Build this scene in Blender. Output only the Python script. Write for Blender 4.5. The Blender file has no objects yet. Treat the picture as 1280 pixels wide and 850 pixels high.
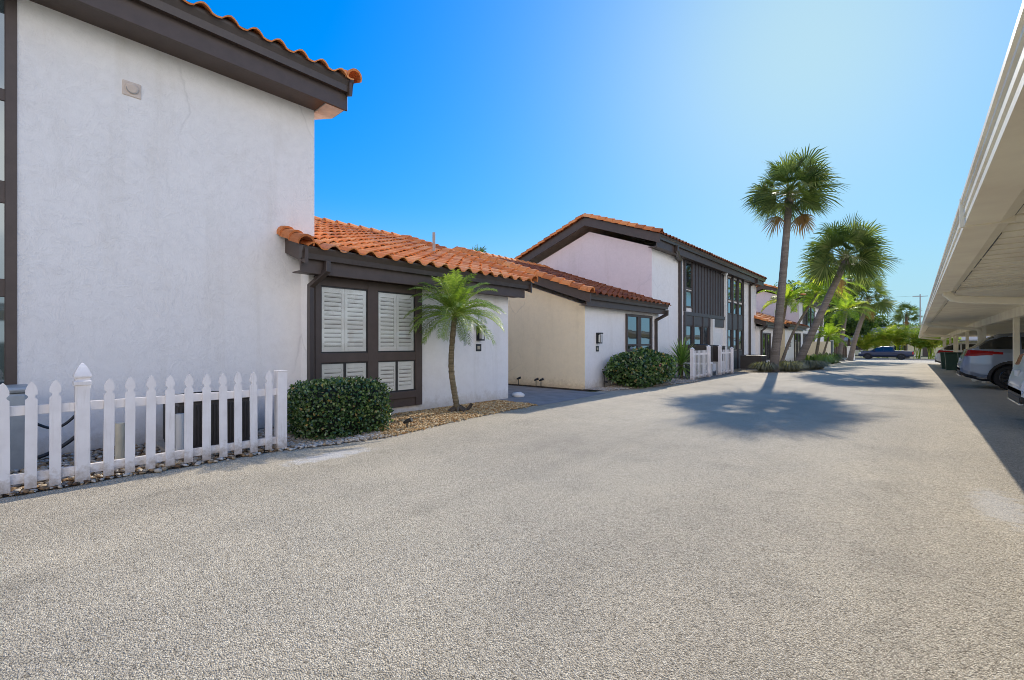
import bpy, math, random
from mathutils import Vector, Matrix
random.seed(11); DENOISE=True
R=math.radians; PI=math.pi
scene=bpy.context.scene
COL=scene.collection
rnd=random.random
def U(a,b): return a+(b-a)*rnd()
def gz(y):
    t=min(max(0,y-18),68.); return -.0145*(t-6) if t>12 else -.0145*t*t/24.

# ------------------------------------------------------------------ mesh builder
class MB:
    def __init__(s): s.v=[];s.f=[];s.c=[];s.sm=False
    def add(s,vs,fs,c=0.5):
        n=len(s.v); s.v.extend([tuple(p) for p in vs]); s.f.extend([tuple(i+n for i in f) for f in fs]); s.c.extend([c]*len(fs)); return s
    def box(s,x0,x1,y0,y1,z0,z1,c=0.5):
        vs=[(x,y,z) for x in (x0,x1) for y in (y0,y1) for z in (z0,z1)]
        return s.add(vs,[(0,1,3,2),(4,6,7,5),(0,4,5,1),(2,3,7,6),(0,2,6,4),(1,5,7,3)],c)
    def prism_y(s,poly,y0,y1,c=0.5):
        n=len(poly)
        s.add([(x,y0,z) for x,z in poly]+[(x,y1,z) for x,z in poly],[tuple(range(n))]+[tuple(range(2*n-1,n-1,-1))]+[(i,i+n,(i+1)%n+n,(i+1)%n) for i in range(n)],c); return s
    def tube(s,pts,rads,n=8,c=0.5,cap=True,sec=None):
        """sweep a round (or custom 2D) section along points"""
        pts=[Vector(p) for p in pts]
        if not hasattr(rads,'__len__'): rads=[rads]*len(pts)
        sec=sec or [(math.cos(2*PI*i/n),math.sin(2*PI*i/n)) for i in range(n)]
        n=len(sec); vs=[];ref=None
        for i,p in enumerate(pts):
            a=(pts[i]-pts[i-1]).normalized() if i>0 else None
            b=(pts[i+1]-pts[i]).normalized() if i<len(pts)-1 else None
            d=((a or b)+(b or a)).normalized(); k=1.0
            if a and b: k=1/max(.5,d.dot(a))
            if ref is None: ref=Vector((0,0,1)) if abs(d.z)<.9 else Vector((0,1,0))
            sx=d.cross(ref)
            if sx.length<.05: sx=d.cross(Vector((1,0,0)))
            sx.normalize(); sy=sx.cross(d).normalized(); ref=sy
            for (u,v) in sec: vs.append(p+sx*(u*rads[i])+sy*(v*rads[i]*k))
        fs=[]
        for i in range(len(pts)-1):
            for j in range(n): fs.append((i*n+j,i*n+(j+1)%n,(i+1)*n+(j+1)%n,(i+1)*n+j))
        if cap: fs+= [tuple(range(n-1,-1,-1)),tuple(range((len(pts)-1)*n,len(pts)*n))]
        return s.add(vs,fs,c)
    def build(s,name,mat,parent=None,smooth=False,label=None,bevel=0):
        off=Vector((0,0,0)); p=parent
        while p is not None:
            off=off+p.location; p=p.parent
        me=bpy.data.meshes.new(name)
        me.from_pydata([(v[0]-off.x,v[1]-off.y,v[2]-off.z) for v in s.v],[],s.f)
        at=me.attributes.new('rnd','FLOAT','FACE'); at.data.foreach_set('value',s.c)
        me.validate()
        if smooth: me.polygons.foreach_set('use_smooth',[True]*len(me.polygons))
        me.materials.append(mat); me.update()
        o=bpy.data.objects.new(name,me); COL.objects.link(o)
        if parent is not None: o.parent=parent
        if label: o['label']=label
        if bevel:
            m=o.modifiers.new('bevel','BEVEL'); m.width=bevel; m.segments=2; m.limit_method='ANGLE'; m.angle_limit=R(40)
        return o
def thing(name,label,cat,loc,group=None):
    o=bpy.data.objects.new(name,None); COL.objects.link(o); o.location=loc; o.empty_display_size=.3
    o['label']=label;o['category']=cat
    if group:o['group']=group
    return o
def tag(o,label,cat,group=None):
    o['label']=label;o['category']=cat
    if group:o['group']=group
    return o
def struct(o,label=None,kind='structure'):
    o['kind']=kind
    if label:o['label']=label
    return o
def copy_tree(o,parent=None):
    c=o.copy(); COL.objects.link(c)
    if parent is not None: c.parent=parent
    for ch in list(o.children): copy_tree(ch,c)
    return c

# ------------------------------------------------------------------ materials
class NT:
    def __init__(s,name):
        s.m=bpy.data.materials.new(name); s.m.use_nodes=True; s.t=s.m.node_tree; s.t.nodes.clear()
        s.out=s.n('ShaderNodeOutputMaterial')
    def n(s,typ,**kw):
        nd=s.t.nodes.new(typ)
        for k,v in kw.items():
            if k.startswith('i_'):
                key=k[2:].replace('_',' '); nd.inputs[int(key) if key.isdigit() else key].default_value=v
            else: setattr(nd,k,v)
        return nd
    def l(s,a,b): s.t.links.new(a,b)
    def pos(s): return s.n('ShaderNodeNewGeometry').outputs['Position']
    def noise(s,vec,scale,detail=4,rough=.55):
        nd=s.n('ShaderNodeTexNoise',i_Scale=scale,i_Detail=detail,i_Roughness=rough); s.l(vec,nd.inputs['Vector']); return nd.outputs['Fac']
    def ramp(s,fac,stops):
        r=s.n('ShaderNodeValToRGB'); e=r.color_ramp.elements
        while len(e)<len(stops): e.new(.5)
        for el,(p,c) in zip(e,stops):
            el.position=p; el.color=(c,c,c,1) if not hasattr(c,'__len__') else (*c,1)
        s.l(fac,r.inputs['Fac']); return r.outputs['Color']
    def mix(s,fac,a,b,typ='MIX'):
        m=s.n('ShaderNodeMix',data_type='RGBA',blend_type=typ)
        for i,x in ((0,fac),(6,a),(7,b)):
            if hasattr(x,'is_output'): s.l(x,m.inputs[i])
            elif hasattr(x,'__len__'): m.inputs[i].default_value=(*x,1)
            else: m.inputs[i].default_value=x if i==0 else (x,x,x,1)
        return m.outputs[2]
    def math(s,op,a,b=0.):
        m=s.n('ShaderNodeMath',operation=op)
        for i,x in ((0,a),(1,b)):
            if hasattr(x,'is_output'): s.l(x,m.inputs[i])
            else: m.inputs[i].default_value=x
        return m.outputs[0]
    def attr(s): return s.n('ShaderNodeAttribute',attribute_name='rnd').outputs['Fac']
    def bsdf(s,col,rough=.6,metal=0,spec=.5,bump=None,bs=.3,bd=.01):
        b=s.n('ShaderNodeBsdfPrincipled')
        if hasattr(col,'is_output'): s.l(col,b.inputs['Base Color'])
        else: b.inputs['Base Color'].default_value=(*col,1)
        if hasattr(rough,'is_output'): s.l(rough,b.inputs['Roughness'])
        else: b.inputs['Roughness'].default_value=rough
        b.inputs['Metallic'].default_value=metal; b.inputs['Specular IOR Level'].default_value=spec
        if bump is not None:
            bp=s.n('ShaderNodeBump',i_Strength=bs,i_Distance=bd); s.l(bump,bp.inputs['Height']); s.l(bp.outputs[0],b.inputs['Normal'])
        s.l(b.outputs[0],s.out.inputs['Surface']); return b
def simple(name,col,rough=.5,metal=0,spec=.5,var=.12,scale=6,bscale=60,bs=.15,bd=.004):
    t=NT(name); p=t.pos(); a=t.noise(p,scale,5)
    dark=tuple(c*(1-var) for c in col); lite=tuple(min(1,c*(1+var)) for c in col)
    c=t.ramp(a,[(.3,dark),(.7,lite)]); b=t.noise(p,bscale,3)
    rr=t.math('ADD',t.math('MULTIPLY',b,.12),rough-.06)
    t.bsdf(c,rr,metal,spec,b,bs,bd); return t.m
def stucco(name,col):
    t=NT(name); p=t.pos()
    a=t.noise(p,.8,6,.6); f=t.noise(p,9,6,.65)
    c=t.mix(.9,t.ramp(a,[(.3,tuple(x*.965 for x in col)),(.7,col)]),t.ramp(f,[(.25,.94),(.6,1.0)]),'MULTIPLY')
    # rain staining, vertical streaks
    mp=t.n('ShaderNodeMapping'); mp.inputs['Scale'].default_value=(3,3,.25); t.l(p,mp.inputs[0])
    st=t.noise(mp.outputs[0],1.2,5,.6); c=t.mix(.9,c,t.ramp(st,[(.28,(.93,.92,.90)),(.46,(1,1,1)),(.75,(1.01,1.01,1.01))]),'MULTIPLY')
    pt=t.noise(p,2.3,7,.7); c=t.mix(.7,c,t.ramp(pt,[(.34,(.95,.94,.93)),(.50,(1,1,1))]),'MULTIPLY')
    cv=t.n('ShaderNodeTexVoronoi',i_Scale=.42); cv.feature='DISTANCE_TO_EDGE'; cw=t.n('ShaderNodeTexNoise',i_Scale=1.6,i_Detail=7.); t.l(p,cw.inputs['Vector']); t.l(t.mix(.3,p,cw.outputs['Color']),cv.inputs['Vector'])
    ck=t.mix(t.ramp(t.noise(p,.5,2),[(.5,0),(.6,1)]),(1,1,1),t.ramp(cv.outputs['Distance'],[(.0015,.80),(.006,1.)])); c=t.mix(.7,c,ck,'MULTIPLY')
    sx=t.n('ShaderNodeSeparateXYZ'); t.l(p,sx.inputs[0])
    low=t.ramp(t.math('ADD',t.math('MULTIPLY',sx.outputs[2],1.6),t.math('MULTIPLY',t.math('SUBTRACT',f,.5),.8)),[(0.0,(.72,.66,.58)),(.45,(1,1,1))])
    c=t.mix(.8,c,low,'MULTIPLY')
    # trowel marks
    ws=t.n('ShaderNodeTexNoise',i_Scale=4.2,i_Detail=9.,i_Roughness=.66,i_Distortion=.7); t.l(p,ws.inputs['Vector'])
    rid=t.ramp(ws.outputs['Fac'],[(.36,.0),(.45,.35),(.485,.55),(.50,.9),(.515,.55),(.56,.40),(.66,.25)])
    fine=t.noise(p,55,4,.6)
    h=t.math('ADD',t.math('MULTIPLY',rid,.5),t.math('MULTIPLY',fine,.5))
    t.bsdf(c,.88,0,.25,h,.5,.014); return t.m
def vinyl_mat():
    t=NT('white_vinyl'); p=t.pos(); sx=t.n('ShaderNodeSeparateXYZ'); t.l(p,sx.inputs[0])
    c=t.ramp(t.noise(p,5,5),[(.3,(.74,.70,.68)),(.6,(.82,.785,.77))])
    d=t.ramp(t.math('ADD',sx.outputs[2],t.math('MULTIPLY',t.math('SUBTRACT',t.noise(p,16,5,.7),.5),.5)),[(.02,(.55,.47,.38)),(.20,(1,1,1))]); c=t.mix(.85,c,d,'MULTIPLY')
    mp=t.n('ShaderNodeMapping'); mp.inputs['Scale'].default_value=(14,14,1.2); t.l(p,mp.inputs[0]); c=t.mix(.5,c,t.ramp(t.noise(mp.outputs[0],1.5,5,.7),[(.34,(.80,.78,.74)),(.46,(1,1,1))]),'MULTIPLY')
    t.bsdf(c,.48,0,.4,t.noise(p,40,3),.08,.003); return t.m
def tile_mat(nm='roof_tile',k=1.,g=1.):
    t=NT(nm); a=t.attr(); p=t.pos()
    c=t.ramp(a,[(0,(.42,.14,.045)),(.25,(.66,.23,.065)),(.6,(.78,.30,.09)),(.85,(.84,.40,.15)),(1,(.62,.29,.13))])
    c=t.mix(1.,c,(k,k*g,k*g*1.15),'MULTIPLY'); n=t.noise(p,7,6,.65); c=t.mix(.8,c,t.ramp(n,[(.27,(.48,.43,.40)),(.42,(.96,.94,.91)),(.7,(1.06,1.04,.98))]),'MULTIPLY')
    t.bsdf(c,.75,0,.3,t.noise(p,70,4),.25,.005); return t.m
def leaf_mat(name,stops,trans=.35,rough=.45,spec=.35):
    t=NT(name); a=t.attr(); c=t.ramp(a,stops)
    n=t.noise(t.pos(),3.0,3); c=t.mix(.7,c,t.ramp(n,[(.3,.7),(.7,1.15)]),'MULTIPLY')
    b=t.bsdf(c,rough,0,spec)
    tr=t.n('ShaderNodeBsdfTranslucent'); t.l(t.mix(1.,c,(1.5,1.6,.6),'MULTIPLY'),tr.inputs[0])
    ms=t.n('ShaderNodeMixShader',i_0=trans); t.l(b.outputs[0],ms.inputs[1]); t.l(tr.outputs[0],ms.inputs[2]); t.l(ms.outputs[0],t.out.inputs['Surface']); return t.m
def asphalt():
    t=NT('asphalt'); p=t.pos()
    def vor(sc):
        v=t.n('ShaderNodeTexVoronoi',i_Scale=sc); v.feature='F1'; t.l(p,v.inputs['Vector']); return v
    v=vor(135.); v2=vor(60.)
    sep=t.n('ShaderNodeSeparateColor'); t.l(v.outputs['Color'],sep.inputs[0])
    sep2=t.n('ShaderNodeSeparateColor'); t.l(v2.outputs['Color'],sep2.inputs[0])
    stone=t.ramp(sep.outputs[0],[(0,(.27,.225,.16)),(.2,(.51,.44,.33)),(.6,(.64,.555,.42)),(.85,(.73,.64,.49)),(1,(.88,.79,.62))])
    gap=t.ramp(v.outputs['Distance'],[(.35,1.),(.8,.5)])
    c=t.mix(.85,stone,gap,'MULTIPLY')
    c=t.mix(.22,c,t.ramp(sep2.outputs[1],[(0,.5),(.5,1),(1,1.3)]),'MULTIPLY')
    big=t.noise(p,.28,6,.6); c=t.mix(.9,c,t.ramp(big,[(.3,(.80,.79,.79)),(.5,(1,.99,.97)),(.68,(1.16,1.14,1.09))]),'MULTIPLY')
    med=t.noise(p,1.5,6,.65); c=t.mix(.9,c,t.ramp(med,[(.26,(.76,.75,.74)),(.42,(.97,.97,.97)),(.7,(1.06,1.05,1.03))]),'MULTIPLY')
    # tyre tracks along Y
    mp=t.n('ShaderNodeMapping'); mp.inputs['Scale'].default_value=(1.0,.06,1); t.l(p,mp.inputs[0])
    tr=t.noise(mp.outputs[0],1.1,4,.55); c=t.mix(.6,c,t.ramp(tr,[(.35,.84),(.55,1.),(.75,1.06)]),'MULTIPLY')
    # oil spots
    ov=t.n('ShaderNodeTexVoronoi',i_Scale=.55); t.l(t.mix(.15,p,t.n('ShaderNodeTexNoise',i_Scale=4.).outputs['Color']),ov.inputs['Vector'])
    c=t.mix(.7,c,t.ramp(ov.outputs['Distance'],[(.03,.55),(.11,1.)]),'MULTIPLY')
    # cracks
    cv=t.n('ShaderNodeTexVoronoi',i_Scale=.33); cv.feature='DISTANCE_TO_EDGE'
    cn=t.n('ShaderNodeTexNoise',i_Scale=2.2,i_Detail=6.); t.l(p,cn.inputs['Vector']); t.l(t.mix(.22,p,cn.outputs['Color']),cv.inputs['Vector'])
    msk=t.ramp(t.noise(p,.4,3),[(.52,0),(.6,1)])
    cr=t.mix(msk,(1,1,1),t.ramp(cv.outputs['Distance'],[(.0006,.55),(.0028,1.)])); c=t.mix(.4,c,cr,'MULTIPLY')
    # old spilled white paint
    for (px,py,sx,sy,k) in PAINT:
        m2=t.n('ShaderNodeMapping'); m2.inputs['Location'].default_value=(-px/sx,-py/sy,0); m2.inputs['Scale'].default_value=(1/sx,1/sy,1); t.l(p,m2.inputs[0])
        ln=t.n('ShaderNodeVectorMath',operation='LENGTH'); t.l(m2.outputs[0],ln.inputs[0])
        d=t.math('ADD',ln.outputs['Value'],t.math('MULTIPLY',t.math('SUBTRACT',t.noise(p,7,5,.7),.5),2.2))
        c=t.mix(t.math('MULTIPLY',t.ramp(d,[(.45,1.),(.95,0.)]),k),c,(.68,.68,.68))
    h=t.math('ADD',t.math('MULTIPLY',v.outputs['Distance'],-.7),t.math('MULTIPLY',t.noise(p,160,2),.5))
    t.bsdf(c,.9,0,.25,h,.8,.010); return t.m
PAINT=[(-5.45,2.75,.22,.65,.5),(.55,5.7,.22,.7,.32)]
def clearglass(name):
    t=NT(name); tr=t.n('ShaderNodeBsdfTransparent'); tr.inputs[0].default_value=(.95,.97,.98,1)
    g=t.n('ShaderNodeBsdfGlossy',i_Roughness=.02); fr=t.n('ShaderNodeFresnel',i_IOR=1.6)
    bp=t.n('ShaderNodeBump',i_Strength=.08,i_Distance=.02); t.l(t.noise(t.pos(),1.6,2),bp.inputs['Height']); t.l(bp.outputs[0],g.inputs['Normal'])
    ms=t.n('ShaderNodeMixShader'); t.l(t.math('ADD',fr.outputs[0],.025),ms.inputs[0]); t.l(tr.outputs[0],ms.inputs[1]); t.l(g.outputs[0],ms.inputs[2]); t.l(ms.outputs[0],t.out.inputs['Surface']); return t.m
def darkglass(name,col=(.012,.016,.02),tint=(.75,.85,.95),fr0=.22):
    t=NT(name); d=t.n('ShaderNodeBsdfDiffuse'); d.inputs[0].default_value=(*col,1)
    g=t.n('ShaderNodeBsdfGlossy',i_Roughness=.03); g.inputs[0].default_value=(*tint,1)
    bp=t.n('ShaderNodeBump',i_Strength=.10,i_Distance=.03); t.l(t.noise(t.pos(),1.1,2),bp.inputs['Height']); t.l(bp.outputs[0],g.inputs['Normal'])
    fr=t.n('ShaderNodeFresnel',i_IOR=1.55); ms=t.n('ShaderNodeMixShader'); t.l(t.math('ADD',fr.outputs[0],fr0),ms.inputs[0]); t.l(d.outputs[0],ms.inputs[1]); t.l(g.outputs[0],ms.inputs[2]); t.l(ms.outputs[0],t.out.inputs['Surface']); return t.m
def carpaint(name,col,metal=.3):
    t=NT(name); b=t.bsdf(col,.32,metal,.5); b.inputs['Coat Weight'].default_value=.55; b.inputs['Coat Roughness'].default_value=.05; return t.m
def bark_mat(name,c0,c1,ring=14):
    t=NT(name); p=t.pos(); mp=t.n('ShaderNodeMapping'); mp.inputs['Scale'].default_value=(1,1,ring); t.l(p,mp.inputs[0])
    n=t.noise(mp.outputs[0],1.3,5,.6); f=t.noise(p,25,5,.65); c=t.mix(.6,t.ramp(n,[(.35,c0),(.65,c1)]),t.ramp(f,[(.3,.55),(.7,1.2)]),'MULTIPLY')
    t.bsdf(c,.9,0,.2,t.math('ADD',n,f),.7,.03); return t.m
def pebble_mat(nm='river_rock',k=(1,1,1)):
    t=NT(nm); a=t.attr(); c=t.ramp(a,[(0,(.10,.06,.035)),(.2,(.30,.19,.10)),(.45,(.42,.31,.19)),(.7,(.46,.42,.36)),(.88,(.62,.58,.52)),(1,(.14,.12,.11))])
    c=t.mix(.5,c,t.ramp(t.noise(t.pos(),40,3),[(.3,.7),(.7,1.1)]),'MULTIPLY'); c=t.mix(1.,c,k,'MULTIPLY'); t.bsdf(c,.8,0,.3); return t.m
def bed_mat(name,cols,sc=22):
    t=NT(name); p=t.pos(); v=t.n('ShaderNodeTexVoronoi',i_Scale=float(sc)); t.l(p,v.inputs['Vector'])
    s=t.n('ShaderNodeSeparateColor'); t.l(v.outputs['Color'],s.inputs[0])
    c=t.mix(.9,t.ramp(s.outputs[0],[(i/(len(cols)-1),q) for i,q in enumerate(cols)]),t.ramp(v.outputs['Distance'],[(.2,1.),(.8,.3)]),'MULTIPLY')
    c=t.mix(.7,c,t.ramp(t.noise(p,1.1,5),[(.3,.65),(.7,1.15)]),'MULTIPLY')
    t.bsdf(c,.9,0,.2,t.math('MULTIPLY',v.outputs['Distance'],-1.),.9,.03); return t.m

M=dict(
 wall=stucco('stucco_white',(.85,.825,.80)), cream=stucco('stucco_cream',(.95,.79,.54)), pink=stucco('stucco_blush',(.82,.70,.70)),
 brown=simple('brown_trim',(.070,.050,.042),.5,bscale=30), gutter=simple('brown_gutter',(.058,.044,.039),.38,bscale=20,bs=.05),
 clad=simple('brown_cladding',(.070,.060,.062),.5,bscale=30), dark=simple('dark_metal',(.02,.02,.021),.45),
 soffit=simple('soffit_paint',(.62,.53,.46),.8), tile=tile_mat(), tile2=tile_mat('roof_tile_shaded',.36,.80), shutter=simple('shutter_white',(.88,.89,.88),.45,var=.03),  # tile2: darker tile copy, shaded sides of the barrels put into its colour
 glass=clearglass('window_glass'), dglass=darkglass('tinted_glass'), skyglass=darkglass('tinted_glass_bay',(.05,.07,.08),(.72,.84,.90),.16), vinyl=vinyl_mat(),
 white=simple('white_paint',(.74,.73,.70),.55,var=.05), offwhite=simple('carport_white',(.94,.85,.67),.6,var=.12,scale=1.7),
 asphalt=asphalt(), walk=simple('grey_concrete',(.24,.235,.225),.85,var=.18,scale=3,bscale=120,bs=.4), pebble=pebble_mat(), pebble2=pebble_mat('tan_rock',(1.25,1.0,.62)),
 soil=bed_mat('soil_mulch',[(.03,.02,.012),(.09,.055,.03),(.16,.11,.07),(.05,.035,.025)],26),
 rock=bed_mat('pale_gravel',[(.16,.13,.10),(.36,.32,.27),(.52,.49,.44),(.28,.22,.16)],24),
 tan=bed_mat('tan_gravel',[(.20,.14,.08),(.44,.34,.20),(.55,.46,.30),(.30,.20,.11)],26),
 ground=bed_mat('dry_lawn',[(.05,.065,.02),(.10,.12,.04),(.16,.15,.07),(.07,.09,.03)],9),
 sabal=leaf_mat('sabal_leaf',[(0,(.045,.07,.022)),(.5,(.12,.165,.048)),(.8,(.23,.27,.09)),(1,(.40,.39,.19))],.40,.55,.25),
 deadleaf=leaf_mat('dead_leaf',[(0,(.16,.085,.03)),(1,(.32,.20,.09))],.2,.8,.1),
 date=leaf_mat('date_leaf',[(0,(.06,.105,.02)),(.5,(.19,.29,.05)),(.85,(.38,.46,.10)),(1,(.56,.57,.20))],.36,.4,.6),
 areca=leaf_mat('areca_leaf',[(0,(.09,.15,.025)),(.5,(.26,.36,.05)),(.85,(.50,.52,.09)),(1,(.65,.56,.14))],.55),
 hedge=leaf_mat('hedge_leaf',[(0,(.018,.048,.018)),(.5,(.058,.12,.038)),(.8,(.15,.23,.07)),(.96,(.32,.39,.15)),(1,(.42,.28,.09))],.25,.25,.8),
 tree=leaf_mat('tree_leaf',[(0,(.022,.05,.012)),(.5,(.06,.11,.022)),(.85,(.14,.20,.04)),(1,(.24,.28,.07))],.38),
 yucca=leaf_mat('yucca_leaf',[(0,(.07,.14,.03)),(.6,(.20,.32,.07)),(1,(.42,.50,.18))],.3),
 grassy=leaf_mat('liriope_leaf',[(0,(.07,.075,.045)),(.5,(.20,.20,.13)),(1,(.40,.38,.27))],.3),
 bark=bark_mat('sabal_bark',(.15,.125,.10),(.24,.205,.17),9), bark2=bark_mat('date_bark',(.11,.09,.055),(.25,.21,.14),20), bark3=bark_mat('tree_bark',(.06,.045,.035),(.15,.12,.09),2),
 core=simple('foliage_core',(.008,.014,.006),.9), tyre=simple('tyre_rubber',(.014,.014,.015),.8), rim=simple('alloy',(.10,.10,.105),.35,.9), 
 blue=carpaint('paint_steel_blue',(.27,.32,.42),.6), pearl=carpaint('paint_white',(.72,.73,.75),.1), navy=carpaint('paint_navy',(.012,.022,.065),.1),
 carglass=darkglass('car_glass',(.008,.009,.01),(.8,.85,.9),.08), red=simple('tail_red',(.32,.006,.008),.25,spec=.3,var=.25,scale=30), cladding=simple('black_plastic',(.02,.02,.022),.6),
 chrome=simple('bright_trim',(.62,.62,.64),.22,.9), green=simple('bin_green',(.015,.055,.04),.5), acgrey=simple('unit_grey',(.060,.050,.044),.5), metalbox=simple('meter_grey',(.34,.38,.41),.45,.3),
 fascia=simple('fascia_white',(.52,.53,.54),.5,var=.12,scale=2.5), cream2=simple('pipe_cream',(.66,.60,.45),.5), roofgrey=simple('shingle_grey',(.28,.27,.26),.9,var=.25,scale=12), yellowwall=simple('wall_pale_yellow',(.72,.66,.44),.85), 
 wood=simple('wood_fence',(.16,.10,.075),.8,var=.3,scale=9), kerb=simple('kerb_concrete',(.42,.37,.30),.85), pole=simple('pole_grey',(.36,.35,.34),.8), lamp=simple('lamp_lens',(.7,.68,.6),.2),plaque=simple('plaque_tan',(.42,.36,.26),.5), flower=simple('flower_coral',(.50,.16,.13),.6))

# ------------------------------------------------------------------ ground, road, beds
def interp(pts,y):
    if y<=pts[0][0]: return pts[0][1]
    for (a,b),(c,d) in zip(pts,pts[1:]):
        if y<=c: return b+(d-b)*(y-a)/(c-a)
    return pts[-1][1]
def strip(name,xl,xr,y0,y1,dz,mat,step=.25,wob=0.,nx=1):
    mb=MB(); n=max(1,int((y1-y0)/step)); rows=[]
    for i in range(n+1):
        y=y0+(y1-y0)*i/n; a=interp(xl,y)+U(-wob,wob); b=interp(xr,y)+U(-wob,wob)
        for k in range(nx+1): rows.append((a+(b-a)*k/nx,y,gz(y)+dz))
    w=nx+1
    mb.add(rows,[(i*w+k,i*w+k+1,(i+1)*w+k+1,(i+1)*w+k) for i in range(n) for k in range(nx)])
    return mb.build(name,mat)
mb=MB(); ys=[-400,-60,-20,0,10,18]+[18+i*1.5 for i in range(1,19)]+[60,74,86,100,200,450]
xs=[-500,-60,-25,0,25,60,500]
mb.add([(x,y,gz(y)-.012) for y in ys for x in xs],[(j*7+i,j*7+i+1,(j+1)*7+i+1,(j+1)*7+i) for j in range(len(ys)-1) for i in range(6)])
struct(mb.build('ground',M['ground']))
roadL=[(-30,-6.2),(2.4,-6.17),(3.0,-6.02),(3.9,-5.86),(4.6,-5.98),(5.3,-6.14),(7.0,-6.30),(8.0,-6.36),(12.2,-6.70),(13.6,-6.40),(16.5,-5.95),(19,-6.05),(22.5,-6.25),(24.3,-5.7),(25.4,-4.7),(27,-4.15),(30,-3.95),(32,-4.4),(33.4,-5.6),(36,-6.3),(47,-6.0),(74,-5.6)]
rl=[(y,x-.25) for y,x in roadL]
struct(strip('road',rl,[(-30,9.5),(90,9.5)],-30,74.2,.0,M['asphalt'],.25,0,1))
mb=MB(); mb.add([(x,74.2+i*1.2,gz(74.2+i*1.2)) for i in range(9) for x in (-80,80)],[(2*i,2*i+1,2*i+3,2*i+2) for i in range(8)]); struct(mb.build('cross_street',M['asphalt']))
struct(strip('walkway',[(0,-16),(20,-16)],[(7.9,-6.3),(9,-6.3),(11.3,-6.45)],8.0,11.25,.006,M['walk'],.4,0))
WB=-8.3
def bed(name,y0,y1,mat,wob=.03,right=None,left=WB):
    o=strip(name,[(-40,left),(80,left)],right or roadL,y0,y1,.010,mat,.12,wob); return struct(o)
bed('planting_bed',-6,2.55,M['soil']); bed('planting_bed',2.55,3.6,M['rock']); bed('gravel_bed',3.6,8.05,M['tan'])
bed('planting_bed',11.25,11.72,M['soil'],0,[(0,-7.2),(20,-7.2)],-16)
bed('gravel_bed',11.72,24,M['rock']); bed('planting_bed',24,33.5,M['tan']); bed('gravel_bed',33.5,74,M['rock'])
# loose stones lying in the beds: nobody could count them
ICO_V=[];t_=(1+5**.5)/2
for a in (-1,1):
    for b in (-t_,t_): ICO_V+= [(0,a,b),(a,b,0),(b,0,a)]
ICO_V=[Vector(v).normalized() for v in ICO_V]
ICO_F=[]
for i in range(12):
    for j in range(i+1,12):
        for k in range(j+1,12):
            if all((ICO_V[p]-ICO_V[q]).length<1.1 for p,q in ((i,j),(j,k),(i,k))):
                n=(ICO_V[j]-ICO_V[i]).cross(ICO_V[k]-ICO_V[i]); ICO_F.append((i,j,k) if n.dot(ICO_V[i])>0 else (i,k,j))
def stones(name,n,region,smin,smax,pale=.0,mat='pebble'):
    mb=MB()
    for _ in range(n):
        y=U(*region[1]); xr=interp(roadL,y)+ (rnd()**3)*.10-.02; xl=region[0]; x=xl+(xr-xl)*rnd()
        s=U(smin,smax); q=Matrix.Rotation(U(0,6.3),3,'Z')@Matrix.Diagonal((U(.8,1.5),U(.7,1.1),U(.45,.8)))
        mb.add([q@(v*s*U(.85,1.1))+Vector((x,y,gz(y)+.012+s*.25)) for v in ICO_V],ICO_F,min(1,rnd()*(1-pale)+pale*U(.5,.9)))
    return struct(mb.build(name,M[mat],smooth=True),None,'stuff')
stones('loose_gravel',4200,(-7.95,(-1.2,2.6)),.012,.035)
stones('loose_gravel',2600,(-7.8,(2.4,3.9)),.012,.034,.6)
stones('loose_gravel',5200,(-7.65,(3.7,8.1)),.010,.026,.25,'pebble2')
stones('loose_gravel',3500,(-7.4,(11.75,17.5)),.014,.035,.7)

# ------------------------------------------------------------------ building helpers
def tile_slope(mb,xe,ze,xr,zr,y0,y1,cw=.332,ex=.36):
    """barrel tiles from the eave (xe,ze) up to the ridge (xr,zr)"""
    s=Vector((xr-xe,0,zr-ze)); L=s.length; s.normalize(); n=Vector((s.z,0,-s.x)); n=n if n.z>0 else -n
    nc=max(1,round((y1-y0)/cw)); w=(y1-y0)/nc; nk=int(math.ceil(L/ex)); sg=1 if xr<xe else -1
    prof=[(0,.0),(.08,.030),(.2,.062),(.33,.077),(.46,.062),(.58,.030),(.66,.0),(.83,-.012),(1.0,.0)]
    for k in range(nk):
        a=k*ex-(.05 if k==0 else .03); b=min(L,(k+1)*ex+.02)
        for j in range(nc):
            yy=y0+j*w; c=min(1,max(0,random.gauss(.5,.26))); dl=U(-.012,.012); dn=U(-.005,.006); tw=U(-.006,.006); ta=U(-.004,.004)
            P=Vector((xe,0,ze)); vs=[]
            for (m,lift) in ((a+dl,.032),(a+dl,.014),(b,.0)):
                pass
            lo=[];li=[];up=[]
            for (u,h) in prof:
                base=Vector((0,yy+u*w,0)); hh=h+dn+tw*(u-.4)
                lo.append(P+s*(a+dl)+n*(hh+.034)+base+Vector((0,ta,0))); li.append(P+s*(a+dl+.004)+n*(hh+.012)+base+Vector((0,ta,0))); up.append(P+s*b+n*(h*.88+dn)+base)
            m=len(prof)
            fs=[(i,i+1,2*m+i+1,2*m+i) for i in range(m-1)]+[(m+i,m+i+1,i+1,i) for i in range(m-1)]
            mb.add(lo+li+up,fs,c)
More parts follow.
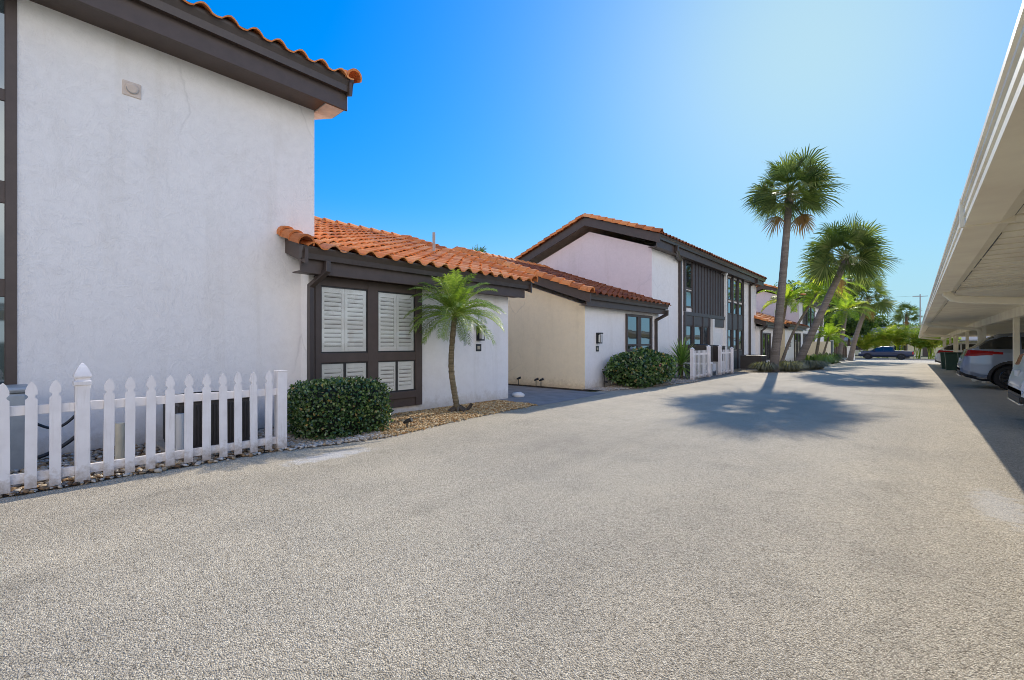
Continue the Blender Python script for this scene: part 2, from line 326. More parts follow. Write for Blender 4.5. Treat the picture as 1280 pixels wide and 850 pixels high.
def barrels(mb,P0,P1,r=.12,L=.40):
    """half barrel cap tiles lapped along a line (rake or ridge)"""
    P0=Vector(P0);P1=Vector(P1); d=P1-P0; T=d.length; d.normalize(); n=max(1,int(T/(L-.05))); e=T/n
    side=d.cross(Vector((0,0,1))).normalized(); up=side.cross(d)
    for k in range(n):
        c=min(1,max(0,random.gauss(.42,.2))); vs=[]; j=U(-.006,.006)
        rows=((k*e-.03,r*1.08,.02),(k*e-.026,r*.9,.005),((k+1)*e+.02,r*.93,-.012))
        for (a,rr,h) in rows:
            for i in range(9):
                t=PI*(i/8*1.16-.08); vs.append(P0+d*a+side*(math.cos(t)*rr+j)+up*(math.sin(t)*rr+h))
        mb.add(vs,[(i,i+1,19+i,18+i) for i in range(8)]+[(i,9+i,10+i,i+1) for i in range(8)],c)
def gutter(mb,x,z,y0,y1,h=.17,w=.14):
    """k-style gutter; x is the back face"""
    poly=[(x+.002,z),(x+.002,z-h),(x+w*.6,z-h),(x+w*.68,z-h*.55),(x+w*.95,z-h*.22),(x+w,z-.02),(x+w,z),(x+w-.015,z),(x+w-.02,z-.03),(x+w*.55,z-h*.6),(x+w*.5,z-h*.8),(x+.02,z-h*.8),(x+.02,z)]
    mb.prism_y(poly,y0,y1)
    for a,b in ((y0-.006,y0),(y1,y1+.006)): mb.prism_y([(x+.001,z+.002),(x+.001,z-h-.002),(x+w*.6,z-h-.002),(x+w*.70,z-h*.55),(x+w*.97,z-h*.22),(x+w+.003,z-.02),(x+w+.003,z+.002)],a,b)
SQ=[(-1,-.75),(1,-.75),(1,.75),(-1,.75)]
def downspout(root,pts,mat=None,r=.052,brackets=()):
    mb=MB(); mb.tube(pts,r,sec=SQ); o=mb.build('downspout',mat or M['gutter'],root,bevel=.008)
    return o
def window(root,X,y0,y1,z0,z1,fw=.06,proud=.05,mull_y=(),mull_z=(),glass='dglass',mat='brown',back=0,name='window'):
    """framed window on a wall facing +X"""
    mb=MB(); x1=X+proud
    mb.box(X-.02,x1,y0,y0+fw,z0,z1); mb.box(X-.02,x1,y1-fw,y1,z0,z1)
    mb.box(X-.02,x1-.003,y0+fw,y1-fw,z0,z0+fw); mb.box(X-.02,x1-.003,y0+fw,y1-fw,z1-fw,z1)
    for (m,w) in mull_y: mb.box(X-.02,x1-.006,m-w/2,m+w/2,z0+fw,z1-fw)
    for (m,w) in mull_z: mb.box(X-.02,x1-.010,y0+fw,y1-fw,m-w/2,m+w/2)
    f=mb.build(name,M[mat],root,bevel=.006)
    ys=[y0+fw]+[q for m,w in mull_y for q in (m-w/2,m+w/2)]+[y1-fw]; zs=[z0+fw]+[q for m,w in mull_z for q in (m-w/2,m+w/2)]+[z1-fw]
    for i in range(0,len(ys),2):
        for k in range(0,len(zs),2):
            p=MB(); tx=U(-.004,.004); p.add([(X+.015+tx,ys[i],zs[k]),(X+.015-tx,ys[i+1],zs[k]),(X+.015-tx*.5,ys[i+1],zs[k+1]),(X+.015+tx*.3,ys[i],zs[k+1])],[(0,1,2,3)]); p.build('pane',M[glass],f)
    return f
def lantern(root,X,y,z):
    mb=MB(); mb.box(X-.01,X+.03,y-.07,y+.07,z-.17,z+.17); mb.box(X+.03,X+.17,y-.075,y+.075,z+.13,z+.17); mb.box(X+.03,X+.15,y-.06,y+.06,z-.17,z-.135)
    for a,b in ((.035,-.06),(.135,-.06),(.035,.046),(.135,.046)): mb.box(X+a,X+a+.014,y+b,y+b+.014,z-.135,z+.13)
    o=mb.build('wall_lantern',M['dark'],root); g=MB(); g.tube([(X+.092,y,z-.12),(X+.092,y,z+.10)],.04,8); g.build('lantern_glass',M['lamp'],o)
    p=MB(); p.box(X-.01,X+.012,y-.085,y+.085,z-.42,z-.25); q=p.build('number_plaque',M['dark'],root)
    p=MB(); p.box(X+.012,X+.016,y-.045,y+.045,z-.375,z-.295); p.build('plaque_face',M['plaque'],q)
def gable_poly(xf,xb,xr,zf,pitch,zb=-.6):
    return [(xf,zb),(xf,zf),(xr,zf+pitch*(xf-xr)),(xb,zf+pitch*(xf-xr)-pitch*(xr-xb)),(xb,zb)]
def roof(root,xe,ze,xr,pitch,xb,y0,y1,rake0,rake1,over0,over1,cols=True,board=.26,tilecw=.332,field='tile'):
    """two tiled slopes, ridge caps, rake caps and boards. xe,ze front eave; xb back eave"""
    zr=ze+pitch*(xe-xr); zb=zr-pitch*(xr-xb)
    mb=MB(); tile_slope(mb,xe,ze,xr,zr,y0,y1,tilecw); tile_slope(mb,xb,zb,xr,zr,y0,y1,tilecw); mb.build('tile_roof',M[field],root)
    d=MB(); th=.07
    d.prism_y([(xe-.165,ze-.04+pitch*.165),(xr,zr-.03),(xb+.03,zb-.04),(xb+.03,zb-.04-th),(xr,zr-.03-th),(xe-.165,ze-.04-th+pitch*.165)],y0+.02,y1-.02); d.build('roof_deck',M['soffit'],root)
    m=MB(); barrels(m,(xr,y0,zr+.02),(xr,y1,zr+.02),.13,.42); m.build('ridge_tiles',M['tile'],root)
    for flag,y,sgn in ((rake0,y0,-1),(rake1,y1,1)):
        if not flag: continue
        m=MB(); yy=y+sgn*.02
        barrels(m,(xe+.02,yy,ze+.045),(xr,yy,zr+.06),.125,.40); barrels(m,(xb-.02,yy,zb+.045),(xr,yy,zr+.06),.125,.40); m.build('rake_tiles',M['tile'],root)
        b=MB(); ya,yb=(y-.012,y+.04) if sgn<0 else (y-.04,y+.012)
        b.prism_y([(xe-.02,ze+.01),(xr,zr+.02),(xb+.02,zb+.01),(xb+.02,zb-board),(xr,zr-board),(xe-.02,ze-board)],ya,yb); b.build('rake_board',M['brown'],root)
    return zr,zb
def eave(root,xw,xe,ze,y0,y1,fh=.24,gh=.18,glift=.022,gy0=None,gy1=None,fy0=None,fy1=None):
    """fascia board, soffit and gutter along the front eave"""
    fy0=y0 if fy0 is None else fy0; fy1=y1 if fy1 is None else fy1
    f=MB(); f.box(xe-.20,xe-.16,fy0,fy1,ze-.16-fh,ze-.05); f.build('fascia',M['brown'],root,bevel=.006)
    g=MB(); gutter(g,xe-.158,ze+glift,y0 if gy0 is None else gy0,y1 if gy1 is None else gy1,gh); g.build('gutter',M['gutter'],root)
    s=MB(); s.box(xw-.02,xe-.203,fy0+.02,fy1-.02,ze-.135-fh,ze-.115-fh); s.build('soffit',M['brown'],root)

# ================================================================== building 1: tall block + low wing, near left
b1=thing('townhouse','white stucco townhouse nearest on the left with a tall blank wall and low shuttered wing','building',(-8,3.7,0))
PT=.345
# tall block
XA=-8.0
m=MB(); m.prism_y(gable_poly(XA,-16,-11.4,5.56,PT),.15,3.73); m.build('wall',M['wall'],b1)
m=MB(); m.prism_y(gable_poly(XA-.25,-16,-11.4,5.5,PT),-7,.15); m.build('wall',M['wall'],b1)
roof(b1,-7.36,5.98,-11.4,PT,-15.6,-7.3,4.10,False,True,0,.37)
eave(b1,XA,-7.36,5.98,-7.3,4.10,.31,.24,glift=.052,gy1=4.14)
m=MB(); m.prism_y([(XA-.9,5.80),(XA+.0,5.535),(-7.57,5.535),(-7.57,5.515),(XA+.0,5.515),(XA-.9,5.78)],3.735,4.055); m.build('soffit',M['soffit'],b1)
# timber window bay at the left frame edge
for q in ((XA-.2,XA+.012,.056,.149,0,5.52),(XA-.2,XA+.05,-2.6,-2.45,0,5.52)): m=MB(); m.box(*q); m.build('bay_post',M['brown'],b1)
for (z0,z1) in ((.75,1.95),(2.15,3.05),(3.30,4.25),(4.38,5.5)):
    window(b1,XA-.035,-2.45,.055,z0,z1,.006,.03,glass='skyglass',mull_y=((-1.2,.08),))
for q in ((1.95,2.15),(3.05,3.30),(4.25,4.38),(0,.75)): m=MB(); m.box(XA-.2,XA-.006,-2.45,.053,*q); m.build('bay_rail',M['brown'],b1)
# dryer vent on the tall wall
m=MB(); m.box(XA-.01,XA+.015,1.11,1.31,4.76,4.96); o=m.build('wall_vent',M['soffit'],b1,bevel=.01)
m=MB(); m.tube([(XA+.018,1.21,4.865),(XA+.030,1.21,4.863),(XA+.042,1.21,4.86)],[.078,.070,.045],18); m.build('vent_hood',M['soffit'],o,smooth=False)
m=MB(); m.tube([(XA+.030,1.21+.062*math.cos(PI+k*PI/8),4.862+.062*math.sin(PI+k*PI/8)) for k in range(17)],.006,6); m.build('vent_mouth',M['pole'],o)
# low wing
XB=-7.72
m=MB(); m.prism_y(gable_poly(XB,-17.9,-12.8,2.66,PT),3.5,8.57); m.build('wall',M['wall'],b1,label='low wing wall with shuttered window bay')
roof(b1,-7.22,2.93,-12.8,PT,-18.4,3.24,8.93,True,True,.5,.36)
eave(b1,XB,-7.22,2.93,3.20,8.93,.23,.19,fy0=3.22,fy1=8.82,gy1=8.95)
F=XB+.075; Wd=M['brown']
for a,b in ((3.59,3.68),(4.585,4.79),(5.665,5.83)): m=MB(); m.box(XB-.03,F,a,b,.13,2.56); m.build('bay_post',Wd,b1,bevel=.006)
for a,b in ((3.68,4.585),(4.79,5.665)):
    for q in ((XB-.03,F-.012,a,b,2.40,2.56),(XB-.03,F-.004,a,b,1.06,1.225),(XB-.03,F+.02,a,b,.30,.44),(XB-.03,F-.02,a,b,.13,.298)): m=MB(); m.box(*q); m.build('bay_rail',Wd,b1,bevel=.006)
def shutter(parent,x,y0,y1,z0,z1,n,tilt=.35):
    m=MB(); st=.055
    m.box(x,x+.028,y0,y0+st,z0,z1); m.box(x,x+.028,y1-st,y1,z0,z1); m.box(x,x+.027,y0+st,y1-st,z0,z0+st*1.6); m.box(x,x+.027,y0+st,y1-st,z1-st*1.6,z1)
    za,zb=z0+st*1.6,z1-st*1.6; p=(zb-za)/n
    for i in range(n):
        z=za+(i+.5)*p; h=p*.445; t=tilt
        m.add([(x+.002,y0+st,z-h),(x+.002+.03*t*2,y0+st,z+h*.15-h*.5),(x+.004,y0+st,z+h),(x+.002,y1-st,z-h),(x+.002+.03*t*2,y1-st,z+h*.15-h*.5),(x+.004,y1-st,z+h)],[(0,1,4,3),(1,2,5,4)])
    m.build('shutter',M['shutter'],parent)
for a,b in ((3.68,4.585),(4.79,5.665)):
    for (z0,z1,n,midw) in ((1.225,2.40,12,None),(.44,1.06,5,.05)):
        fr=MB(); e=.025
        fr.box(XB+.004,F-.025,a,a+e,z0,z1); fr.box(XB+.004,F-.025,b-e,b,z0,z1); fr.box(XB+.004,F-.026,a+e,b-e,z0,z0+e); fr.box(XB+.004,F-.026,a+e,b-e,z1-e,z1)
        mid=(a+b)/2
        if midw: fr.box(XB+.004,F-.022,mid-.022,mid+.022,z0+e,z1-e)
        w=fr.build('window',M['dark'],b1)
        bk=MB(); bk.box(XB+.0015,XB+.003,a+e,b-e,z0+e,z1-e); bk.build('window_backing',M['acgrey'],w)  # dark backing colour stands for the shade of the interior between slats
        for s0,s1 in ((a+e,mid-.002),(mid+.002,b-e)): shutter(w,XB+.006,s0,s1,z0+e,z1-e,n)
        g=MB(); g.add([(F-.030,a+e,z0+e),(F-.030,b-e,z0+e),(F-.030,b-e,z1-e),(F-.030,a+e,z1-e)],[(0,1,2,3)]); g.build('pane',M['glass'],w)
downspout(b1,[(-7.30,3.62,2.76),(-7.30,3.62,2.60),(-7.62,3.49,2.36),(-7.62,3.49,.10),(-7.50,3.49,.04)])
lantern(b1,XB,7.52,1.63)
m=MB(); m.tube([(-9.6,9.6-1.9,3.7),(-9.6,7.7,4.35)],.04,10); m.build('vent_pipe',M['pole'],b1)

# ================================================================== building 2: low wing, tall block, far low wing
b2=thing('townhouse','two storey townhouse with brown batten siding and cream gabled low wing beyond the walkway','building',(-7.75,17,0))
XC=-7.46
def low_wing_c(b,X,y0,y1,yd,cream='cream',win=True,base=-.7):
    m=MB(); m.prism_y(gable_poly(X,-17.7,-12.8,2.55,PT,base),y0+.012,y1); m.build('wall',M['wall'],b)
    p=gable_poly(X-.004,-17.7,-12.8,2.548,PT,base); m=MB(); m.add([(x,y0,z) for x,z in p],[tuple(range(5))]); m.add([(X-.004,y0,base),(X-.004,y0+.012,base),(X-.004,y0+.012,2.548),(X-.004,y0,2.548)],[(0,1,2,3)]); m.build('gable_wall',M[cream],b)
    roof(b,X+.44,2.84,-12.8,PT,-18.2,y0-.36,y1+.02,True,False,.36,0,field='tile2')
    eave(b,X,X+.44,2.84,y0-.36,y1,.18,.17,fy0=y0-.32)
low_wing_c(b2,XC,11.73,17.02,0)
m=MB(); m.box(-15,XC-.02,11.66,11.72,0,.085); m.build('wall_footing',M['cream'],b2)
window(b2,XC,14.30,16.34,1.10,2.42,.09,.06,mull_y=((15.28,.26),),mull_z=((1.34,.06),))
downspout(b2,[(XC+.36,16.95,2.66),(XC+.36,16.95,2.5),(XC+.06,16.66,2.28),(XC+.06,16.66,.0)],r=.055)
lantern(b2,XC,12.45,1.56)
XD=-7.75
def tall_d(b,y0,y1,dark=False):
    zb=-1.0
    m=MB(); m.prism_y(gable_poly(XD,-16,-10.6,5.20,.365,zb),y0+.012,y1); m.build('wall',M['wall'],b)
    p=gable_poly(XD-.004,-16,-10.6,5.198,.365,zb); m=MB(); m.add([(x,y0,z) for x,z in p],[tuple(range(5))]); m.add([(XD-.004,y0,zb),(XD-.004,y0+.012,zb),(XD-.004,y0+.012,5.198),(XD-.004,y0,5.198)],[(0,1,2,3)]); m.build('gable_wall',M['pink'],b)
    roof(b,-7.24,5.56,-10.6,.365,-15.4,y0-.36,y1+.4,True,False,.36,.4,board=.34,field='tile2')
    eave(b,XD,-7.24,5.56,y0-.36,y1+.4,.30,.19,fy0=y0-.32)
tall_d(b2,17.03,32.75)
# facade
C_=M['clad']
def gzp(y): return gz(y)
m=MB(); m.box(XD-.02,XD+.03,21.30,25.80,2.82,5.16)
nb=11
for i in range(nb+1):
    y=21.30+4.5*i/nb; m.box(XD+.03,XD+.07,y-.03,y+.03,2.82,5.16)
m.build('batten_siding',C_,b2)
for q in ((XD-.02,XD+.09,20.30,26.0,2.66,2.82),(XD-.02,XD+.06,20.30,23.72,2.23,2.655),(XD-.02,XD+.05,24.05,25.9,2.23,2.655)):
    m=MB(); m.box(*q); m.build('spandrel_board',C_,b2)
for y,z0,z1 in [(q,0,2.658) for q in (20.33,21.36,22.62,23.52)]+[(q,-.3,5.16) for q in (26.42,27.42,28.47,29.52)]+[(20.33,2.83,5.16)]:
    m=MB(); m.box(XD-.01,XD+.10,y-.055,y+.055,z0,z1); m.build('facade_post',C_,b2)
for a,b in ((20.39,21.29),): 
    window(b2,XD,a,b,3.86,5.10,.07,.05); window(b2,XD,a,b,3.02,3.80,.07,.05)
for a,b in ((20.39,21.30),(21.42,22.56),(22.68,23.46)): window(b2,XD,a,b,1.05,2.225,.06,.05)
m=MB(); m.box(XD-.02,XD+.04,20.39,23.46,-.3,1.04); m.build('spandrel_board',C_,b2)
for a,b in ((26.48,27.36),(27.48,28.41),(28.53,29.46)):
    window(b2,XD,a,b,3.80,5.02,.06,.05); window(b2,XD,a,b,3.02,3.70,.06,.05); window(b2,XD,a,b,1.0,2.2,.06,.05)
    for q in ((XD-.02,XD+.05,a,b,2.21,3.01),(XD-.02,XD+.04,a,b,-.4,.98)): m=MB(); m.box(*q); m.build('spandrel_board',C_,b2)
m=MB(); m.box(XD-.01,XD+.13,25.95,26.20,-.3,5.1); m.build('white_post',M['white'],b2); m=MB(); m.box(XD-.01,XD+.16,23.78,24.02,-.3,2.62); m.build('white_post',M['white'],b2)
m=MB(); m.box(XD-.02,XD+.004,24.5,25.5,-.2,1.95); o=m.build('door',M['white'],b2); m=MB(); m.tube([(XD+.05,24.6,.9),(XD+.05,24.6,1.05)],.02,6); m.build('handle',M['dark'],o)
m=MB(); m.tube([(XD+.10,25.55,5.12),(XD+.24,25.55,5.06),(XD+.30,25.55,5.03)],[.05,.10,.11],10); m.tube([(XD-.02,25.55,5.14),(XD+.10,25.55,5.12)],.03,6); m.build('flood_light',M['white'],b2)
downspout(b2,[(-7.32,18.45,5.40),(-7.32,18.45,5.2),(XD+.06,19.75,4.98),(XD+.06,19.75,-.1)],r=.07)
downspout(b2,[(-7.32,31.2,5.40),(-7.32,31.2,5.2),(XD+.06,30.95,4.98),(XD+.06,30.95,-.3)],r=.07)
# far low wing of the same building
m=MB(); m.prism_y(gable_poly(XC-.1,-17.9,-12.8,2.45,PT,-.8),32.7,37.4); m.build('wall',M['wall'],b2)
roof(b2,XC+.42,2.76,-12.8,PT,-18.3,32.3,37.8,True,True,.4,.4); eave(b2,XC-.1,XC+.42,2.76,32.3,37.8,.16,.18)
window(b2,XC-.1,33.35,35.6,.25,2.1,.09,.06,mull_y=((34.4,.12),)); downspout(b2,[(XC+.34,32.7,2.6),(XC+.34,32.7,2.45),(XC-.03,33.0,2.2),(XC-.03,33.0,-.3)],r=.06)

# ================================================================== building 3
b3=thing('townhouse','farthest pink and cream townhouse with dark windows behind the two tall palms','building',(-7.46,40,0))
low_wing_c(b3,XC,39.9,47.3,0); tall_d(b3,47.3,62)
for a,b in ((43.4,44.6),(44.8,46.0)): window(b3,XC,a,b,-.1,2.25,.09,.06)
lantern(b3,XC,41.3,1.3)
for a,b in ((49,51),(51.2,53.2),(53.4,55.4)):
    window(b3,XD,a,b,2.9,5.0,.09,.06); window(b3,XD,a,b,-.2,2.3,.09,.06)

# ================================================================== picket fences
def picket_mesh(m,x,y,w,z0,z1,t=.02,ax='y'):
    h=w/2; pr=[(-h,0),(h,0),(h,z1-z0-.17),(h*1.0,z1-z0-.17),(h*.55,z1-z0-.15),(h*.55,z1-z0-.135),(h*1.0,z1-z0-.115),(h*1.0,z1-z0-.085),(h*.72,z1-z0-.045),(h*.3,z1-z0-.012),(0,z1-z0)]
    pr=[p for i,p in enumerate(pr) if i!=3]; pr=pr+[(-a,b) for a,b in reversed(pr[2:-1])]
    n=len(pr); vs=[(x-t,y+a,z0+b) for a,b in pr]+[(x+t,y+a,z0+b) for a,b in pr]
    m.add(vs,[tuple(range(n-1,-1,-1)),tuple(range(n,2*n))]+[(i,(i+1)%n,(i+1)%n+n,i+n) for i in range(n)])
def lathe(m,x,y,prof,n=4,rot=PI/4):
    vs=[(x+r*math.cos(rot+2*PI*i/n),y+r*math.sin(rot+2*PI*i/n),z) for r,z in prof for i in range(n)]
    m.add(vs,[(k*n+i,k*n+(i+1)%n,(k+1)*n+(i+1)%n,(k+1)*n+i) for k in range(len(prof)-1) for i in range(n)])
fx=-6.26
fence=thing('picket_fence','white gothic picket fence beside the tall stucco wall, with a capped post','fence',(fx,1.2,0))
def capped_post(root,x,y,z1,cap=True,h=.055):
    m=MB(); m.box(x-h,x+h,y-h,y+h,-.02,z1); p=m.build('post',M['vinyl'],root,bevel=.006)
    if cap:
        q=h*2**.5; c=MB(); lathe(c,x,y,[(q*.98,z1-.02),(q*1.22,z1-.015),(q*1.22,z1+.018),(q*1.0,z1+.03),(q*.95,z1+.05),(q*1.18,z1+.06),(q*1.2,z1+.075),(q*1.0,z1+.11),(q*.62,z1+.16),(q*.25,z1+.195),(0.001,z1+.205)])
        c.build('post_cap',M['vinyl'],p)
    else:
        c=MB(); c.box(x-h-.004,x+h+.004,y-h-.004,y+h+.004,z1,z1+.012); c.build('post_cap',M['vinyl'],p)
capped_post(fence,fx+.01,.56,1.0); capped_post(fence,fx,2.47,1.03,False,.06); capped_post(fence,fx+.01,-1.4,1.0)
ysP=[.04,.2,.37,.75,.92,1.1,1.27,1.44,1.62,1.79,1.95,2.13,2.3]+[-.13-.17*i for i in range(7)]
for y in ysP:
    m=MB(); picket_mesh(m,fx+.035+U(-.003,.004),y+U(-.007,.007),.082,.03+U(-.008,.008),1.045+U(-.008,.008),.011)
    tl=U(-.008,.008); m.v=[(vx,vy+tl*vz,vz) for vx,vy,vz in m.v]; m.build('picket',M['vinyl'],fence)
for z0,z1 in ((.725,.815),(.09,.18)):
    for a,b in ((-1.345,.505),(.615,2.41)):
        m=MB(); m.box(fx-.022,fx+.022,a,b,z0,z1); m.build('rail',M['vinyl'],fence,bevel=.004)
def gate_panel(label,y0,y1,x0,x1,n,post_end):
    g=thing('picket_fence',label,'fence',((x0+x1)/2,(y0+y1)/2,gz(y0)),'short picket fence panels screening the far air conditioner')
    for i in range(n):
        t=(i+.5)/n; y=y0+(y1-y0)*t; x=x0+(x1-x0)*t; z=gz(y); m=MB(); m.box(x-.008,x+.008,y-.026,y+.026,z+.04,z+1.12); m.build('picket',M['vinyl'],g)
    for z in (.14,.98): 
        m=MB(); m.tube([(x0-.028,y0,gz(y0)+z),(x1-.028,y1,gz(y1)+z)],.03,sec=[(-.6,-1.3),(.6,-1.3),(.6,1.3),(-.6,1.3)]); m.build('rail',M['vinyl'],g)
    for y,x,h in ((y0,x0,1.16),(y1,x1,1.16)):
        hh=h+(.08 if y==post_end else 0); m=MB(); m.box(x-.06,x+.06,y-.06,y+.06,gz(y)-.05,gz(y)+hh); lathe(m,x,y,[(.09,gz(y)+hh),(.1,gz(y)+hh+.02),(.001,gz(y)+hh+.09)]); m.build('post',M['vinyl'],g)
gate_panel('white picket panel left of the air conditioner gap, next to the spiky yucca',17.15,19.5,-6.22,-6.40,13,19.5)
gate_panel('white picket panel right of the air conditioner gap, farther from the yucca',20.95,22.75,-6.40,-6.42,9,20.95)

# ================================================================== air conditioners, pipes, boxes
def ac_unit(loc,w,h,label,louv=True,stand=0):
    x,y,z=loc; t=thing('air_conditioner',label,'air conditioner',loc); a=w/2
    m=MB(); m.box(x-a,x+a,y-a,y+a,z+stand+.04,z+stand+h-.05)
    n=22
    for i in range(n):
        for s in (-1,1):
            q=-a+w*(i+.5)/n; m.box(x+q-.010,x+q+.010,y+s*a-(.012 if s<0 else -.0),y+s*a+(.012 if s>0 else 0),z+stand+.08,z+stand+h-.09); m.box(x+s*a-(.012 if s<0 else 0),x+s*a+(.012 if s>0 else 0),y+q-.010,y+q+.010,z+stand+.08,z+stand+h-.09)
    m.build('cabinet',M['acgrey'],t)
    m=MB(); m.box(x-a-.02,x+a+.02,y-a-.02,y+a+.02,z+stand+h-.05,z+stand+h); m.build('lid',M['acgrey'],t,bevel=.015)
    m=MB(); 
    for r in (.12,.2,.28,.34): m.tube([(x+r*w/.8*math.cos(k*PI/12),y+r*w/.8*math.sin(k*PI/12),z+stand+h+.012+.03*(1-r/.34)) for k in range(25)],.008,4,cap=False)
    m.build('fan_guard',M['dark'],t)
    if stand:
        m=MB()
        for sx in (-1,1):
            for sy in (-1,1): m.box(x+sx*a*.9-.03,x+sx*a*.9+.03,y+sy*a*.9-.03,y+sy*a*.9+.03,z-.1,z+stand)
        m.box(x-a,x+a,y-a,y+a,z+stand-.04,z+stand+.04); m.box(x+a*.85,x+a*.9,y-a,y+a,z+.2,z+.26); m.build('stand',M['white'],t)
    else:
        m=MB(); m.box(x-a-.1,x+a+.1,y-a-.1,y+a+.1,z-.06,z+.04); m.build('pad',M['kerb'],t)
    return t
ac_unit((-7.28,1.90,.02),.80,.67,'brown air conditioner behind the white picket fence at the tall wall')
ac_unit((-7.0,19.95,gz(20)),.95,.78,'dark air conditioner on a white stand, standing behind the left picket panel',stand=.55)
ac_unit((-7.0,21.5,gz(21)),1.0,.74,'dark air conditioner raised on a white stand in the gap between picket panels',stand=.55)
ac_unit((-6.75,27.9,gz(28)),1.05,.78,'dark air conditioner on the ground left of the tallest palm')
t=thing('meter_box','grey utility cabinet with rounded lid at the left photo edge behind the fence','utility box',(-7.45,.13,0))
m=MB(); m.box(-7.68,-7.25,-.12,.22,.0,.86); m.build('cabinet',M['metalbox'],t,bevel=.03)
m=MB(); m.box(-7.70,-7.23,-.14,.24,.86,.93); m.build('lid',M['metalbox'],t,bevel=.03)
for (x,y,h,mat,lab) in ((-7.0,.95,.46,'cream2','short cream standpipe left of the air conditioner behind the fence'),(-6.85,1.50,.52,'white','white standpipe in front of the fenced air conditioner'),(-7.05,2.36,.55,'metalbox','grey conduit standing right of the fenced air conditioner')):
    m=MB(); m.tube([(x,y,-.03),(x,y,h),(x,y,h+.002)],.045,14); o=m.build('standpipe',M[mat],None,smooth=False); tag(o,lab,'pipe')
m=MB(); m.tube([(-7.4+.0,.28+i*.03,.5+.12*math.sin(i/12*PI)*-1+.1*(i/12)) for i in range(13)],.016,6); o=m.build('hose',M['dark']); tag(o,'upper black hose looped on the wall behind the picket fence','hose')
m=MB(); m.tube([(-7.3,.2+i*.035,.12+.22*(i/12)**2) for i in range(13)],.022,6); o=m.build('hose',M['dark']); tag(o,'lower black hose lying at the wall behind the picket fence','hose')
# small bits in beds
def spot(x,y,label,h=.0):
    t=thing('spot_light',label,'garden light',(x,y,gz(y)),'garden spot lights'); m=MB(); m.tube([(x,y,-.02),(x,y,.10+h)],.012,6); m.build('stake',M['dark'],t); m=MB(); m.tube([(x-.05,y-.03,.10+h),(x+.0,y,.13+h),(x+.07,y+.04,.16+h)],[.022,.034,.038],10); m.build('lamp_head',M['dark'],t)
spot(-7.3,4.78,'dark garden spot light at the wall foot right of the boxy hedge'); spot(-6.2,4.42,'dark garden spot light at the asphalt edge right of the boxy hedge')
for i,x in enumerate((-9.9,-9.15,-8.95)):
    spot(x,11.5,['leftmost garden light against the cream gable wall','middle garden light against the cream gable wall','rightmost garden light against the cream gable wall'][i],.1)
m=MB(); m.add([Vector((-7.75,9.0,.05))+Matrix.Diagonal((.22,.16,.09))@v for v in ICO_V],ICO_F); tag(m.build('rock',M['white'],None,smooth=True),'pale rock lying on the shaded walkway','rock')
m=MB(); m.tube([(-7.36,12.7,0),(-7.36,12.7,.5)],.02,6); m.tube([(-7.36,12.6,.5),(-7.36,12.8,.5)],.02,6); m.tube([(-7.36,12.7,.2),(-7.25,12.7,.16)],.03,6); tag(m.build('hose_bib',M['dark']),'garden tap on the blue-white wall left of the round bush','tap')

# ================================================================== vegetation helpers
def leaf(m,p,d,n,L,W,c):
    s=d.cross(n)
    if s.length<1e-3: return
    s.normalize(); n=s.cross(d)
    m.add([p,p+d*L*.5+s*W+n*W*.35,p+d*L,p+d*L*.5-s*W+n*W*.35],[(0,1,2),(0,2,3)],c)
def rv():
    while 1:
        v=Vector((U(-1,1),U(-1,1),U(-1,1)))
        if .05<v.length<1: return v.normalized()
def shrub(name,label,cat,c,size,n,L,W,mat,box=False,flowers=0,depth=.16,group=None):
    c=Vector(c); t=thing(name,label,cat,(c.x,c.y,c.z),group); m=MB(); a,b,h=size; pw=(5.0 if box else 2.3)
    def surf(v,k):
        q=1/((abs(v.x)**pw+abs(v.y)**pw+abs(v.z)**pw)**(1/pw)); w=1+.07*math.sin(v.x*5+v.y*4+c.y)+.05*math.sin(v.z*7+v.x*6)
        if box: w=1+.02*math.sin(v.x*6+v.z*5)
        return c+Vector((v.x*a*q*k*w,v.y*b*q*k*w,h/2+v.z*h/2*q*k*w))
    for _ in range(n):
        v=rv(); k=1-depth*rnd()**1.7+(.04*rnd() if rnd()>.16 else .13*rnd()); p=surf(v,k)
        if p.z<c.z+.01: continue
        d=(v*.55+rv()*.9+Vector((0,0,.25))).normalized(); nn=(v+rv()*.9).normalized()
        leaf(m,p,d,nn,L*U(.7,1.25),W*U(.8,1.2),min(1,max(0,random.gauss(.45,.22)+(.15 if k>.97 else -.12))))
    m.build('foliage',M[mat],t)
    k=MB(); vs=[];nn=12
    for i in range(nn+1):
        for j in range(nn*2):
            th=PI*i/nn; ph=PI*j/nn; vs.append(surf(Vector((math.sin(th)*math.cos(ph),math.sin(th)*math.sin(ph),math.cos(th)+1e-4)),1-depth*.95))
    k.add(vs,[(i*24+j,i*24+(j+1)%24,(i+1)*24+(j+1)%24,(i+1)*24+j) for i in range(nn) for j in range(24)]); k.build('dark_core',M['core'],t)  # closed dark core added to block the view through the leaves
    for _ in range(flowers):
        f=MB(); v=Vector((U(.2,.9),U(-.5,.3),U(.0,.7))).normalized(); p=surf(v,1.03)
        for q in range(9): leaf(f,p+rv()*.05,rv(),rv(),.06,.03,.5)
        f.build('flower',M['flower'],t)
    return t
